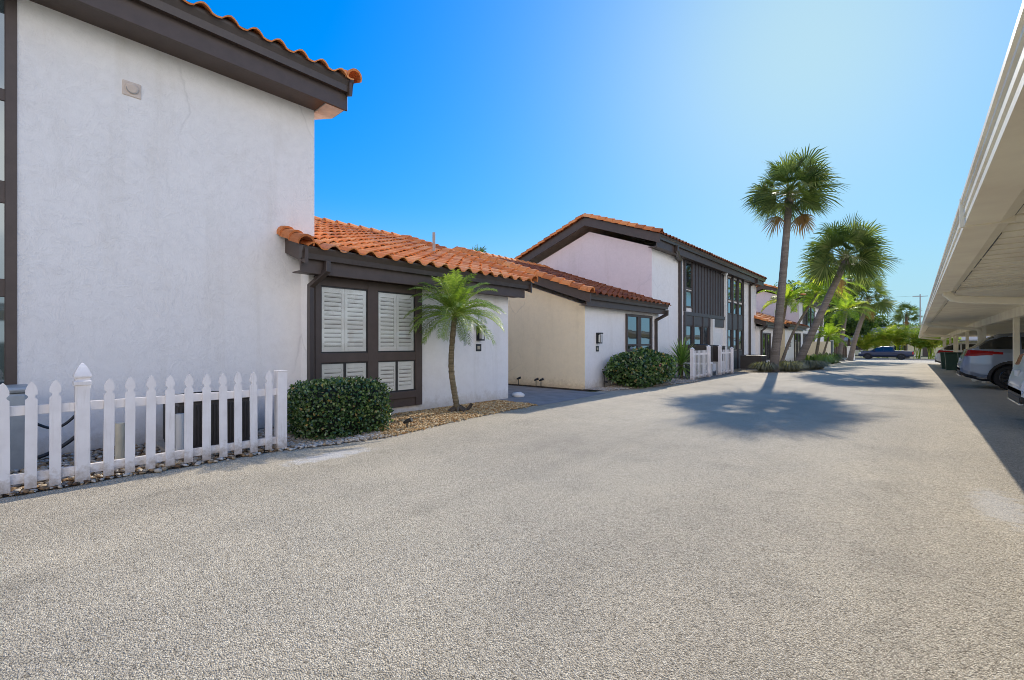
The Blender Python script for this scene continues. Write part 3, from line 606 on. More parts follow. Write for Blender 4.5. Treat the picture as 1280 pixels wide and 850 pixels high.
def fan(m,P,d,R_,c,npl=22,droop=.35,spread=2.25):
    """costapalmate fan blade starting at P, pointing along d; deeply split, tips hanging"""
    d=d.normalized(); z=Vector((0,0,1)); s=d.cross(z)
    if s.length<.1: s=Vector((1,0,0))
    s.normalize(); n=s.cross(d).normalized(); roll=U(-1.5,1.5); s,n=s*math.cos(roll)+n*math.sin(roll),n*math.cos(roll)-s*math.sin(roll)
    cup=U(.15,.55)
    for i in range(npl):
        a=-spread+2*spread*(i+.5)/npl; da=spread/npl; Rl=R_*(1-.30*(abs(a)/spread)**2)*U(.88,1.08); ca=cup*abs(math.sin(a))
        def pt(r,ang,dz=0): return P+(d*math.cos(ang)+s*math.sin(ang))*r+n*(ca*r*(1-r/R_*.5))+d*(.22*R_*(1 if abs(ang)<1.2 else .6)*min(1,r/R_))+Vector((0,0,-dz))
        g=droop*Rl*U(.6,1.5)
        e1=pt(Rl*.36,a-da,g*.05); e2=pt(Rl*.36,a+da,g*.05)
        t1=pt(Rl*.70,a-da*.42,g*.22); t2=pt(Rl*.70,a+da*.42,g*.22); tip=pt(Rl*.98,a+U(-.05,.05),g*.62)
        cc=min(1,max(0,c+U(-.2,.2)))
        m.add([P,e1,e2,t1,t2,tip],[(0,1,2),(1,3,4,2),(3,5,4)],cc)
def frond(m,P,az,el,L,c,nl=34,ll=.30,lw=.012,sag=1.2,vshape=.5,stem=True,start=.12):
    """arching feather frond"""
    d=Vector((math.cos(az)*math.cos(el),math.sin(az)*math.cos(el),math.sin(el))); p=Vector(P); pts=[p.copy()]; n=16; tw=U(-.3,.3)
    for i in range(n):
        d=(d+Vector((0,0,-sag/n*(.35+1.3*i/n)))).normalized(); p=p+d*(L/n); pts.append(p.copy())
    if stem: m.tube(pts,[.012*(1-.8*i/n)*(L**.5) for i in range(n+1)],4,min(1,c+.25),cap=False)
    for k in range(nl):
        u=start+(1-start)*(k+.5)/nl; i=min(n-1,int(u*n)); f=u*n-i; q=pts[i].lerp(pts[i+1],f); t=(pts[i+1]-pts[i]).normalized()
        s=t.cross(Vector((0,0,1)));
        if s.length<.1: s=Vector((math.sin(az),-math.cos(az),0))
        s.normalize(); up=s.cross(t)
        ln=ll*(math.sin(PI*(.12+.80*u))**.7)*U(.85,1.1)
        for sg in (-1,1):
            dd=(t*(.55+.5*u)+s*sg*1.0+up*vshape*U(.3,1.1)+s*tw*.2).normalized(); e=q+dd*ln*.55; tip=e+(dd+Vector((0,0,-.75))).normalized()*ln*.5
            w=t*lw
            m.add([q-w*.6,q+w*.6,e+w,e-w,tip],[(0,1,2,3),(3,2,4)],min(1,max(0,c+U(-.18,.18))))
def trunk_mesh(pts,rads,n=12,rings=0,amp=.02):
    m=MB(); P=[];Rr=[]; tot=len(pts)-1; N=max(24,rings)
    for i in range(N+1):
        t=i/N*tot; k=min(tot-1,int(t)); f=t-k
        p0=Vector(pts[max(0,k-1)]);p1=Vector(pts[k]);p2=Vector(pts[k+1]);p3=Vector(pts[min(tot,k+2)])
        P.append(.5*((2*p1)+(p2-p0)*f+(2*p0-5*p1+4*p2-p3)*f*f+(3*p1-p0-3*p2+p3)*f**3)); r=rads[k]+(rads[k+1]-rads[k])*f
        Rr.append(r*(1+amp*(1 if i%2 else -1)+U(-amp,amp)))
    m.tube(P,Rr,n); return m
def sabal(label,base,top,rt,Rc,N,group=None,seed=0,dead=6,npl=22,r0=.2,r1=.14,mid=None,lo=-.75):
    random.seed(100+seed)
    base=Vector(base);top=Vector(top); t=thing('sabal_palm',label,'palm tree',base,group)
    mids=[base,base.lerp(top,.06)] + ([Vector(mid)] if mid else [base.lerp(top,.5)+Vector((0,0,0))])+[top]
    trunk_mesh(mids,[r0*1.35,r0,(r0+r1)/2,r1],14,70,.016).build('trunk',M['bark'],t)
    b=MB()
    for i in range(26):
        az=i*2.4; z=-.45+.6*i/26; p=top+Vector((0,0,z)); d=Vector((math.cos(az),math.sin(az),.9)).normalized()
        b.tube([p+Vector((math.cos(az),math.sin(az),0))*r1*.8,p+d*.30*U(.7,1.2)],[.045,.022],4)
    b.build('boots',M['bark2'],t)
    m=MB(); dm=MB()
    for i in range(N):
        u=(i+rnd())/N; el=math.asin(lo+(1-lo)*u)+U(-.12,.12); az=i*2.39996+U(-.4,.4)
        d=Vector((math.cos(az)*math.cos(el),math.sin(az)*math.cos(el),math.sin(el)))
        k=Rc*U(.85,1.08); pl=k*U(.30,.55); P0=top+Vector((0,0,.1+.25*u)); P=P0+d*pl+Vector((0,0,-.08*pl*(1-abs(d.z))))
        m.tube([P0,P0+d*pl*.5+Vector((0,0,.02)),P],[.028,.02,.014],4,.85,cap=False)
        d2=(d+Vector((0,0,-.05-.22*(1-u)))+rv()*.22).normalized()
        fan(m,P,d2,k*U(.40,.52),min(1,max(0,random.gauss(.45,.22))),npl,U(.15,.5),U(1.5,2.1))
    for i in range(dead):
        az=U(0,6.28); d=Vector((math.cos(az)*.5,math.sin(az)*.5,-.75)).normalized(); P0=top+Vector((0,0,-.05)); P=P0+d*Rc*.42; dm.tube([P0,P],[.02,.012],4,.4,cap=False); fan(dm,P,(d+Vector((0,0,-.8))).normalized(),Rc*.38,U(.2,.9),14,.3,1.3)
    m.build('crown',M['sabal'],t)
    if dead: dm.build('dead_fronds',M['deadleaf'],t)
    return t
def feather_palm(name,label,base,top,L,N,ll,mat='date',r0=.07,r1=.05,group=None,seed=0,nl=34,lw=.012,sag=1.3,els=(1.35,-.35),mid=None,bark='bark2'):
    random.seed(300+seed); base=Vector(base);top=Vector(top); t=thing(name,label,'palm tree',base,group)
    trunk_mesh([base,base.lerp(top,.08)]+([Vector(mid)] if mid else [])+[top],[r0*1.4,r0]+([ (r0+r1)/2] if mid else [])+[r1],10,50,.05).build('trunk',M[bark],t)
    m=MB()
    for i in range(N):
        u=(i+.5)/N; el=els[0]+(els[1]-els[0])*u+U(-.1,.1); frond(m,top+Vector((0,0,.02)),i*2.39996+U(-.2,.2),el,L*U(.85,1.1)*(.75+.25*min(1,u*3)),min(1,max(0,random.gauss(.62-.25*u,.15))),nl,ll,lw,sag)
    m.build('crown',M[mat],t)
    return t
def clump(label,c,n,H,group=None,seed=0,mat='areca'):
    random.seed(500+seed); c=Vector(c); t=thing('areca_clump',label,'palm clump',c,group); m=MB(); s=MB()
    for i in range(n):
        az=U(0,6.28); b=c+Vector((U(-.35,.35),U(-.35,.35),0)); h=H*U(.25,.6); tp=b+Vector((math.cos(az)*h*.18,math.sin(az)*h*.18,h)); s.tube([b,tp],[.035,.025],5,U(.3,.9))
        for k in range(5): frond(m,tp,az+k*1.3+U(-.4,.4),U(.7,1.4),H*U(.35,.6),U(.2,1.0),10,H*.15,.055,1.3,.4)
    s.build('stems',M['areca'],t); m.build('foliage',M[mat],t); return t
def tree(label,c,H,Rr,n,L,seed,group=None,mat='tree',th=.45):
    random.seed(700+seed); c=Vector(c); t=thing('broadleaf_tree',label,'tree',c,group); m=MB(); k=MB()
    top=c+Vector((U(-.4,.4),U(-.4,.4),H*.45)); trunk_mesh([c,c.lerp(top,.5)+Vector((U(-.2,.2),U(-.2,.2),0)),top],[.22,.17,.12],8).build('trunk',M['bark3'],t)
    blobs=[]
    for i in range(16):
        az=i*2.4+U(-.4,.4); e=U(-.2,1.2); p=c+Vector((0,0,H*.62))+Vector((math.cos(az)*math.cos(e)*Rr*U(.4,.95),math.sin(az)*math.cos(e)*Rr*U(.4,.95),math.sin(e)*H*.36)); blobs.append((p,Rr*U(.26,.46),U(-.15,.15)))
        k.tube([top,top.lerp(p,.6)+Vector((0,0,-.1)),p],[.07,.045,.015],5)
    k.build('limbs',M['bark3'],t)
    for _ in range(n):
        p,r,dc=random.choice(blobs); v=rv(); q=p+Vector((v.x,v.y,v.z*.75))*r*(rnd()**.4)
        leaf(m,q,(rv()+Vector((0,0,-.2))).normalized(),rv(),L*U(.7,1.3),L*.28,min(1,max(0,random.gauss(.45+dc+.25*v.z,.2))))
    m.build('crown',M[mat],t); return t

# ================================================================== plants
random.seed(5)
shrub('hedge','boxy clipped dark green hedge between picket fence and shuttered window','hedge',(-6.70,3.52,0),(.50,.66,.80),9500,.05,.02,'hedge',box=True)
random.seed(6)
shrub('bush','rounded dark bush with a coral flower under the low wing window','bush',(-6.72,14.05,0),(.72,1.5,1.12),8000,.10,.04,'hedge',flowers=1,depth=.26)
feather_palm('date_palm','small pygmy date palm with slim curved trunk in front of the lantern wall',(-7.02,6.22,-.02),(-6.86,6.02,1.93),1.05,50,.25,'date',.062,.055,None,1,44,.0065,1.45,(1.5,-.2),mid=(-7.03,6.08,.95))
# old root boss at the foot of the little palm
m=MB()
for i in range(9):
    a=i*.7; m.tube([(-7.02+.05*math.cos(a),6.25+.05*math.sin(a),.10),(-7.02+.15*math.cos(a),6.25+.17*math.sin(a),.03),(-7.02+.2*math.cos(a),6.25+.24*math.sin(a),-.02)],[.04,.035,.02],5)
m.tube([(-6.95,6.42,.0),(-6.92,6.5,.09),(-6.9,6.53,.15)],[.035,.035,.03],6)
m.build('root_boss',M['bark3'],[o for o in COL.objects if o.name=='date_palm'][0])
sabal('tallest sabal palm, nearly upright, with a round fan crown',(-5.34,25.9,gz(25.9)),(-4.75,26.45,8.7),None,2.3,60,'tall sabal palms by the drive',1,4,24,.21,.15,lo=-.6,mid=(-5.05,26.2,4.0))
sabal('leaning sabal palm tilted to the right beside the tallest palm',(-5.29,31.4,gz(31.4)),(-3.10,33.3,6.25),None,2.6,60,'tall sabal palms by the drive',2,1,24,.22,.17,lo=-.5,mid=(-4.45,32.1,2.4))
# dry grass tufts at the palm feet
def tuft(c,r,h,n,label,mat='grassy',group=None):
    c=Vector(c); t=thing('grass_tuft',label,'ornamental grass',c,group); m=MB()
    for i in range(n):
        a=U(0,6.28); b=c+Vector((math.cos(a),math.sin(a),0))*r*.55*rnd(); d=Vector((math.cos(a)*U(.3,1.),math.sin(a)*U(.3,1.),1.0)).normalized(); l=h*U(.7,1.2); w=Vector((-math.sin(a),math.cos(a),0))*.014
        p1=b+d*l*.6; p2=p1+(d+Vector((0,0,-1.3))).normalized()*l*.5; m.add([b-w,b+w,p1+w,p1-w,p2],[(0,1,2,3),(3,2,4)],rnd())
    m.build('foliage',M[mat],t); return t
gl='dry grass tufts at the feet of the tall palms'
for i,(x,y,r,h,lab) in enumerate(((-5.65,25.6,.6,.8,'dry grass tuft at the left foot of the tallest palm'),(-4.85,26.9,.8,.85,'dry grass tuft between the two tall palms'),(-5.0,28.6,.7,.8,'low grass tuft behind the tallest palm, left of the leaning palm'),(-4.55,30.6,.7,.85,'dry grass tuft at the foot of the leaning palm'),(-4.3,31.6,.6,.8,'rightmost dry grass tuft beyond the leaning palm'))):
    tuft((x,y,gz(y)),r,h,420,lab,'grassy',gl)
# yucca
random.seed(8); yc=Vector((-6.95,18.0,gz(18))); t=thing('yucca','bright spiky yucca between the round bush and the picket panel','yucca',yc)
m=MB(); m.tube([yc,yc+Vector((.03,0,.62))],[.06,.05],8); m.build('stem',M['bark2'],t); m=MB()
for i in range(150):
    az=i*2.4; el=1.45-2.0*(i/150)**1.1; d=Vector((math.cos(az)*math.cos(el),math.sin(az)*math.cos(el),math.sin(el))); b=yc+Vector((0,0,.45+.25*(1-i/150))); l=U(.75,1.05); s=d.cross(Vector((0,0,1)));
    s=s.normalized() if s.length>.05 else Vector((1,0,0)); w=s*.028; e=b+d*l*.55; tip=e+(d+Vector((0,0,-.25))).normalized()*l*.5
    m.add([b-w*.6,b+w*.6,e+w,e-w,tip],[(0,1,2,3),(3,2,4)],min(1,max(0,random.gauss(.6,.2))))
m.build('leaves',M['yucca'],t)
# smaller palms behind
ga='slender feather palms by the far townhouse'
feather_palm('adonidia_palm','slender feather palm with upright thin trunk just right of the tallest palm',(-7.3,36.0,gz(36)),(-6.85,37.2,4.3),2.0,16,.55,'areca',.10,.07,ga,3,26,.035,1.5,(1.3,-.1),bark='bark')
feather_palm('adonidia_palm','slender feather palm leaning right with pale curved trunk across the far townhouse',(-7.35,37.6,gz(37)),(-5.35,39.4,5.0),2.3,18,.6,'areca',.11,.075,ga,4,26,.04,1.5,(1.3,-.2),bark='bark',mid=(-6.6,38.2,2.2))
feather_palm('adonidia_palm','taller feather palm with drooping crown behind the leaning sabal',(-6.1,44,gz(44)),(-5.4,45,5.9),2.6,18,.7,'areca',.12,.08,ga,5,26,.045,1.5,(1.3,-.3),bark='bark')
feather_palm('adonidia_palm','short bright feather palm low beside the cream garden wall',(-5.6,43,gz(43)),(-5.1,43.4,1.9),1.7,14,.5,'areca',.08,.06,ga,6,22,.035,1.4,(1.3,-.1),bark='bark')
feather_palm('adonidia_palm','bushy feather palm right of the leaning trunk, beside the white gate pier',(-5.2,50,gz(50)),(-4.7,51,4.3),2.3,16,.6,'areca',.1,.07,ga,7,24,.04,1.5,(1.3,-.2),bark='bark')
gs='smaller sabal palms near the cross street'
sabal('sabal palm with dark crown and straight trunk left of the parked pickup',(-6.3,61.6,gz(62)),(-5.4,62.3,8.3),None,2.7,44,gs,11,1,18,.22,.18)
sabal('sabal palm leaning right behind the pickup hood',(-5.6,64.5,gz(64)),(-4.0,65.6,6.3),None,3.0,46,gs,12,1,18,.27,.2,mid=(-5.05,64.9,2.2))
sabal('distant small sabal palm with straight trunk above the pickup bed',(-1.1,92,gz(92)),(-1.0,92.3,5.6),None,2.3,34,gs,13,1,16,.22,.18)
sabal('far sabal palm whose crown top peeks over the near orange roof',(-24,23.2,0),(-23.8,23.0,6.7),None,1.9,30,gs,14,0,16,.2,.16)
# dark strap-leaf plants by the far garden wall
for i,(x,y,h) in enumerate(((-5.55,38.5,1.2),(-5.2,40.5,1.3),(-5.35,46,1.5))):
    tuft((x,y,gz(y)),.9,h,260,['leafy plant right of the leaning palm foot','pale leafy plant in front of the far dark windows','leafy plant beside the cream garden wall'][i],'tree' if i!=1 else 'yucca','leafy plants along the far townhouse')
# cream privacy wall
t=thing('garden_wall','cream stucco garden wall with a dark end opening near the drive end','wall',(-6.1,50,gz(50)))
m=MB(); m.box(-7.4,-5.95,49.0,49.2,-.5,1.55); m.box(-6.1,-5.95,49.2,53.0,-.5,1.55); m.build('wall',M['cream'],t); m=MB(); m.box(-6.05,-5.91,52.0,53.1,-.4,1.6); m.build('gate',M['dark'],t); m=MB(); m.box(-6.12,-5.9,53.1,53.4,-.5,1.7); m.build('pier',M['white'],t)
t=thing('utility_pillar','white pillar box standing at the street corner left of the pickup','pillar',(-5.7,67,gz(67))); m=MB(); m.box(-6.05,-5.35,66.7,67.3,-1,.95); m.build('body',M['white'],t,bevel=.02); m=MB(); m.box(-6.11,-5.29,66.64,67.36,.95,1.05); m.build('cap',M['white'],t)
# far side of the cross street
struct(strip('kerb',[(0,-60),(90,-60)],[(0,60),(90,60)],83.7,84.1,.12,M['kerb'],.2)); m=MB(); m.box(-60,60,83.69,84.1,gz(84)-.1,gz(84)+.115); struct(m.build('kerb',M['kerb']))
t=thing('wooden_fence','weathered brown board fence beyond the street on the left','fence',(-14,88,gz(88))); m=MB()
for i in range(60): m.box(-24+i*.28,-24+i*.28+.265,88,88.03,gz(88),gz(88)+2.1+U(-.03,.03))
m.build('boards',M['wood'],t)
t=thing('bungalow','low pale yellow bungalow with a grey roof across the street','building',(-2,110,gz(110)))
m=MB(); m.box(-20,14,110,122,-2,2.0); m.build('wall',M['yellowwall'],t)
m=MB(); m.add([(-21,109,2.0),(15,109,2.0),(15,123,2.0),(-21,123,2.0),(-15,116,4.6),(9,116,4.6)],[(0,1,5,4),(2,3,4,5),(1,2,5),(3,0,4)]); m.box(-21,15,109,109.1,1.75,2.0); m.build('roof',M['roofgrey'],t)
for x in (-14,-8,-2,4.5,10):
    m=MB(); m.box(x-1,x+1,109.94,110.0,.0,1.5); f=m.build('window',M['white'],t); m=MB(); m.box(x-.9,x+.9,109.93,109.938,.1,1.4); m.build('pane',M['dglass'],f)
m=MB(); m.box(1.0,2.1,109.94,110,-1,1.2); m.build('door',M['brown'],t)
gb='yellow green palm clumps along the far street'
for i,(x,y,n,h,lab) in enumerate(((-5.9,87.5,14,4.4,'yellow green palm clump behind the front of the pickup'),(-9.2,80,12,3.8,'yellow green palm clump left of the white pillar box'),(-3.4,89,14,5.0,'tall bright palm clump behind the pickup cab'),(-1.9,90,13,5.2,'bright palm clump behind the pickup bed'),(.2,88,12,4.6,'palm clump right of the distant small sabal'),(-4.6,93,10,4.2,'palm clump in front of the bungalow middle'),(1.7,86.5,18,4.6,'upright palm clump beside the utility pole, right of the pickup'),(3.6,87,12,4.0,'palm clump hidden under the far carport end'))):
    clump(lab,(x,y,gz(y)),n,h,gb,i)
gt='background trees beyond the street'
for i,(x,y,H,r,lab) in enumerate(((-10.5,92,11,6,'dark leafy tree behind the white pillar box'),(-6.4,120,6.8,6,'dark leafy tree rising over the bungalow roof middle'),(-16,80,11,6,'tall leafy tree behind the far townhouse end'),(1.0,126,5.5,5,'leafy tree behind the bungalow right half'),(10,124,7,6,'leafy tree behind the right carport end'),(-15,120,12,7,'far leafy tree left beyond the bungalow'),(-7.6,86,7.5,3.6,'leafy tree between the white pillar box and the pickup'))):
    tree(lab,(x,y,gz(y)),H,r,5200,.38,i,gt)
# backdrop greenery behind the carport
gh='clipped hedges along the back of the carport'
for i in range(7):
    random.seed(40+i); y=6+i*8.2
    shrub('hedge',['hedge section nearest the camera behind the carport','second hedge section behind the carport','third hedge section behind the carport','fourth hedge section behind the carport','fifth hedge section behind the carport','sixth hedge section behind the carport','farthest hedge section behind the carport'][i],'hedge',(9.6,y,gz(y)),(.7,4.1,1.25),2600,.16,.06,'hedge',box=True,group=gh)
for i,(x,y,H,r) in enumerate(((21,16,7.5,4),(22,29,8,4.5),(20,44,7,4))):
    tree(['leafy tree behind the near carport bays','leafy tree behind the middle carport bays','leafy tree behind the far carport bays'][i],(x,y,gz(y)),H,r,3600,.32,20+i,'trees behind the carport')
# utility pole
t=thing('utility_pole','thin grey utility pole with a cross arm above the far carport end','utility pole',(.55,90,gz(90)))
m=MB(); m.tube([(.55,90,-1.2),(.55,90,8.6)],[.08,.07],8); m.build('pole',M['pole'],t); m=MB(); m.box(-.3,1.4,89.92,90.0,8.25,8.34); m.build('cross_arm',M['pole'],t)
for z0,z1,lab in ((8.4,12.5,'upper wire'),(4.2,6.4,'lower wire')):
    m=MB(); m.tube([(.55+(-48-.55)*k/20,90+8*k/20,z0+(z1-z0)*k/20-1.2*math.sin(PI*k/20)) for k in range(21)],.012,3); m.build('wire',M['dark'],t,label=lab)

# ================================================================== carport
cp=thing('carport','long white flat roofed carport with gutter downpipes along the right side of the drive','carport',(1.85,9.5,0))
Y0,Y1=-6,58
def sweepY(m,poly,mat,name,y0=Y0,y1=Y1,step=4.0,parent=cp):
    n=int((y1-y0)/step); k=len(poly); vs=[]
    for i in range(n+1):
        y=y0+(y1-y0)*i/n; vs+=[(x,y,z+gz(y)*.6) for x,z in poly]
    m.add(vs,[(i*k+j,i*k+(j+1)%k,(i+1)*k+(j+1)%k,(i+1)*k+j) for i in range(n) for j in range(k)]+[tuple(range(k-1,-1,-1)),tuple(range(n*k,n*k+k))]); return m.build(name,mat,parent)
# fascia-gutter: outer face with two ribs
sweepY(MB(),[(.24,2.165),(.24,2.200),(.256,2.205),(.256,2.222),(.236,2.228),(.236,2.262),(.254,2.268),(.254,2.285),(.232,2.292),(.232,2.312),(.222,2.318),(.222,2.345),(.30,2.345),(.46,2.30),(.46,2.19),(.40,2.165)],M['offwhite'],'fascia_gutter')
m=MB()
yy=Y0
while yy<Y1:
    l=U(.15,1.2); z=gz(yy)*.6; w_=U(.004,.016); m.box(.462,.462+w_,yy,min(Y1,yy+l),2.196+z,2.203+z+w_*.3); yy+=l+U(.0,.5)*(rnd()>.5)
o=m.build('seam_stain',M['dark'],cp); o['kind']='stuff'
for yy in (4.2,14.8,25.4,36,46.6): m=MB(); z=gz(yy)*.6; m.box(.219,.47,yy-.015,yy+.015,2.158+z,2.35+z); m.build('joint_strap',M['offwhite'],cp)
# roof pans with shallow ribs running across the drive direction
m=MB(); pw=.305; n=int((Y1-Y0)/pw)
for i in range(n):
    y=Y0+i*pw; z=gz(y)*.6
    pr=[(y,2.225),(y+pw*.82,2.225),(y+pw*.85,2.275),(y+pw*.97,2.275),(y+pw,2.225)]
    for (a,za),(b,zb) in zip(pr,pr[1:]): m.add([(.44,a,za+z),(.44,b,zb+z),(7.4,b,zb+.10+z),(7.4,a,za+.10+z)],[(0,1,2,3)],.5)
m.add([(.42,Y0,2.31),(.42,Y1,2.31-.18),(7.42,Y1,2.42-.18),(7.42,Y0,2.42)],[(0,1,2,3)]); m.build('roof_pans',M['offwhite'],cp)
for x0,x1,z0,z1 in ((1.78,1.92,2.02,2.25),(5.6,5.74,2.06,2.31)): sweepY(MB(),[(x0,z0),(x1,z0),(x1,z1),(x0,z1)],M['offwhite'],'beam')
for i,y in enumerate((-4.5,2.5,9.5,16.5,23.5,30.5,37.5,44.5,51.5)):
    for x in (1.85,5.67):
        m=MB(); m.box(x-.055,x+.055,y-.055,y+.055,gz(y)-.1,2.03+gz(y)*.6+(.05 if x>3 else 0)); m.build('post',M['offwhite'],cp,bevel=.01)
    if i%2==0 and y>0:
        z=gz(y)*.6; m=MB(); m.tube([(.36,y,2.19+z),(.36,y,2.14+z),(.42,y,2.075+z),(.52,y,2.05+z),(1.0,y,2.0+z),(1.62,y,1.93+z),(1.72,y,1.88+z),(1.745,y,1.80+z),(1.745,y,.25+gz(y)),(1.70,y,.12+gz(y)),(1.55,y,.06+gz(y))],.062,sec=[(-.85,-1),(.85,-1),(.85,1),(-.85,1)]); m.build('downpipe',M['offwhite'],cp,bevel=.012)
# bins
for i,(x,y,lab) in enumerate(((1.55,35.6,'green wheelie bin nearest the carport downpipe'),(1.45,36.9+1.5,'farther green wheelie bin under the carport'),(1.98,33.6,'green wheelie bin at the carport edge in front of the other bins'))):
    t=thing('wheelie_bin',lab,'bin',(x,y,gz(y)),'green bins under the carport'); z=gz(y)
    m=MB(); m.add([(x-.24,y-.26,z+.05),(x+.24,y-.26,z+.05),(x+.24,y+.26,z+.05),(x-.24,y+.26,z+.05),(x-.30,y-.33,z+1.0),(x+.30,y-.33,z+1.0),(x+.30,y+.33,z+1.0),(x-.30,y+.33,z+1.0)],[(3,2,1,0),(4,5,6,7),(0,1,5,4),(1,2,6,5),(2,3,7,6),(3,0,4,7)]); m.build('body',M['green'],t,bevel=.02)
    m=MB(); m.box(x-.32,x+.32,y-.36,y+.36,z+1.0,z+1.06); m.build('lid',M['green'],t,bevel=.02)
    for s in (-1,1): m=MB(); m.tube([(x+.22,y+s*.2-.02,z+.11),(x+.22,y+s*.2+.02,z+.11)],.11,12); m.build('wheel',M['tyre'],t)

# ================================================================== cars
def curve(pts,x):
    if x<=pts[0][0]: return pts[0][1]
    if x>=pts[-1][0]: return pts[-1][1]
    for i in range(len(pts)-1):
        if x<=pts[i+1][0]:
            (x0,y0),(x1,y1)=pts[i],pts[i+1]; t=(x-x0)/(x1-x0); t2=t*t*(3-2*t)
            return y0+(y1-y0)*(.5*t+.5*t2)
def car(name,label,cat,loc,rot,L,W,spec,paint,group=None,hi=(110,44)):
    """x from 0 (tail) to L (nose); shell is one lofted surface split into paint, glass, cladding and lamps"""
    t=thing(name,label,cat,(0,0,0),group); hw=W/2
    top,belt,bot,plan=spec['top'],spec['belt'],spec['bot'],spec['plan']; wr=spec['wr']; wx=spec['wx']; NX,NU=hi
    xs=[L*i/NX for i in range(NX+1)]
    rows=[]
    us=[i/NU for i in range(NU+1)]
    for x in xs:
        zt,zb0=curve(top,x),curve(bot,x); zl=min(curve(belt,x),zt-.03); w=hw*curve(plan,x); cab=max(0,zt-zl); row=[]
        rw=w*(.995-.30*min(1,cab/.62)**.9) if cab>.08 else w*.93
        ctrl=[(0,zb0),(w*.80,zb0),(w*.955,zb0+.06),(w*.995,zb0+.2),(w,zb0+(zl-zb0)*.55),(w*.985,zl-.10),(w*.945,zl),(w*.945+(rw-w*.945)*.55,zl+cab*.5),(rw,zt-min(.07,cab*.3)),(rw*.80,zt-.015),(rw*.4,zt),(0,zt+.008)]
        n=len(ctrl)-1
        for u in us:
            q=u*n; k=min(n-1,int(q)); f=q-k; row.append((ctrl[k][0]+(ctrl[k+1][0]-ctrl[k][0])*f,ctrl[k][1]+(ctrl[k+1][1]-ctrl[k][1])*f))
        rows.append(row)
    m=len(us); V=[];idx=lambda i,j,s:(s*(NX+1)+i)*m+j
    for s in (1,-1):
        for i,x in enumerate(xs): V+=[(x,s*y,z) for y,z in rows[i]]
    parts={}
    def put(key,vs,flip):
        parts.setdefault(key,MB()).add(vs,[(3,2,1,0) if flip else (0,1,2,3)])
    for s in (0,1):
        for i in range(NX):
            for j in range(m-1):
                q=[V[idx(i,j,s)],V[idx(i+1,j,s)],V[idx(i+1,j+1,s)],V[idx(i,j+1,s)]]
                cx=sum(p[0] for p in q)/4; cy=abs(sum(p[1] for p in q)/4); cz=sum(p[2] for p in q)/4
                key='body'
                for xw in wx:
                    r=math.hypot(cx-xw,cz-wr)
                    if cy>hw*.5 and r<wr+.055: key=None
                    elif cy>hw*.5 and r<wr+.13 and spec.get('clad'): key='cladding'
                if key=='body':
                    if cz<curve(bot,cx)+spec.get('cladh',.0) and cy>hw*.3: key='cladding'
                    g=spec['glass'](cx,cy,cz,hw)
                    if g: key=g
                if key: put(key,q,s==0)
    for key,(i) in (('tailcap',0),('nosecap',NX)):
        for j in range(m-1):
            a,b=V[idx(i,j,0)],V[idx(i,j+1,0)]; c,d=V[idx(i,j+1,1)],V[idx(i,j,1)]
            zc=(a[2]+b[2])/2; put('cladding' if zc<curve(bot,0)+spec.get('caph',.2) else 'body',[a,b,c,d],i!=0)
    def weld(o):
        import bmesh
        bm=bmesh.new(); bm.from_mesh(o.data); bmesh.ops.remove_doubles(bm,verts=bm.verts,dist=.0008); bmesh.ops.recalc_face_normals(bm,faces=bm.faces); bm.to_mesh(o.data); bm.free()
    mats={'body':paint,'window':M['carglass'],'cladding':M['cladding'],'tail_light':M['red'],'head_light':M['lamp'],'roof_rail':M['cladding'],'side_trim':M['chrome']}
    for k,mb in parts.items(): weld(mb.build(k,mats[k],t,smooth=True))
    inn=MB(); inn.box(.5,L-.5,-hw*.80,hw*.80,.30,.72)
    for xw in wx: inn.box(xw-wr-.1,xw+wr+.1,-hw*.70,hw*.70,.25,wr*2+.12)
    inn.build('underbody',M['cladding'],t)
    for xw in wx:
        for s in (-1,1):
            y=s*(hw-.03); w=MB(); w.tube([(xw,y-s*.20,wr),(xw,y-s*.19,wr),(xw,y-s*.02,wr),(xw,y,wr)],[wr*.9,wr,wr,wr*.93],28); wo=w.build('wheel',M['tyre'],t)
            r=MB()
            r.tube([(xw,y+s*.002,wr),(xw,y+s*.006,wr)],wr*.64,24); ro=r.build('rim',M['cladding'],wo)
            r=MB()
            for k in range(10):
                a=k*PI/5; r.tube([(xw+.05*math.cos(a),y+s*.012,wr+.05*math.sin(a)),(xw+wr*.64*math.cos(a),y+s*.014,wr+wr*.64*math.sin(a))],[.03,.022],4)
            r.tube([(xw+wr*.65*math.cos(a*PI/12),y+s*.012,wr+wr*.65*math.sin(a*PI/12)) for a in range(25)],.018,4,cap=False)
            r.build('spokes',M['rim'],wo)
    for k,(mat,bxs) in spec.get('extra',{}).items():
        for bx in bxs: mm=MB(); mm.box(*bx); mm.build(k,M[mat],t,bevel=.012)
    for o in (t,): o.location=loc; o.rotation_euler=(0,0,rot)
    return t
def suv_glass(cx,cy,cz,hw):
    if cz>1.23 and cz<1.64:
        if cy>hw*.55 and .42<cx<3.45 and not any(abs(cx-p)<.03 for p in (1.25,2.45)) and cz<1.60-max(0,(.95-cx))*.35 and cx<3.45-(cz-1.2)*.8 and cx>.34+(cz-1.2)*.5: return 'window'
        if cx<.75 and cy<hw*.70 and cx>.10: return 'window'
        if cx>3.2 and cy<hw*.62: return 'window'
    if cx<.92 and cy>hw*.34 and 1.0+.02*cx+.10*max(0,cx-.3)<cz<1.225-.10*cx: return 'tail_light'
    if cx>4.2 and cy>hw*.5 and .72<cz<.84: return 'head_light'
    if cx>.35 and .31<cz<.36 and cy>hw*.9 and cx<4: return 'side_trim'
    return None
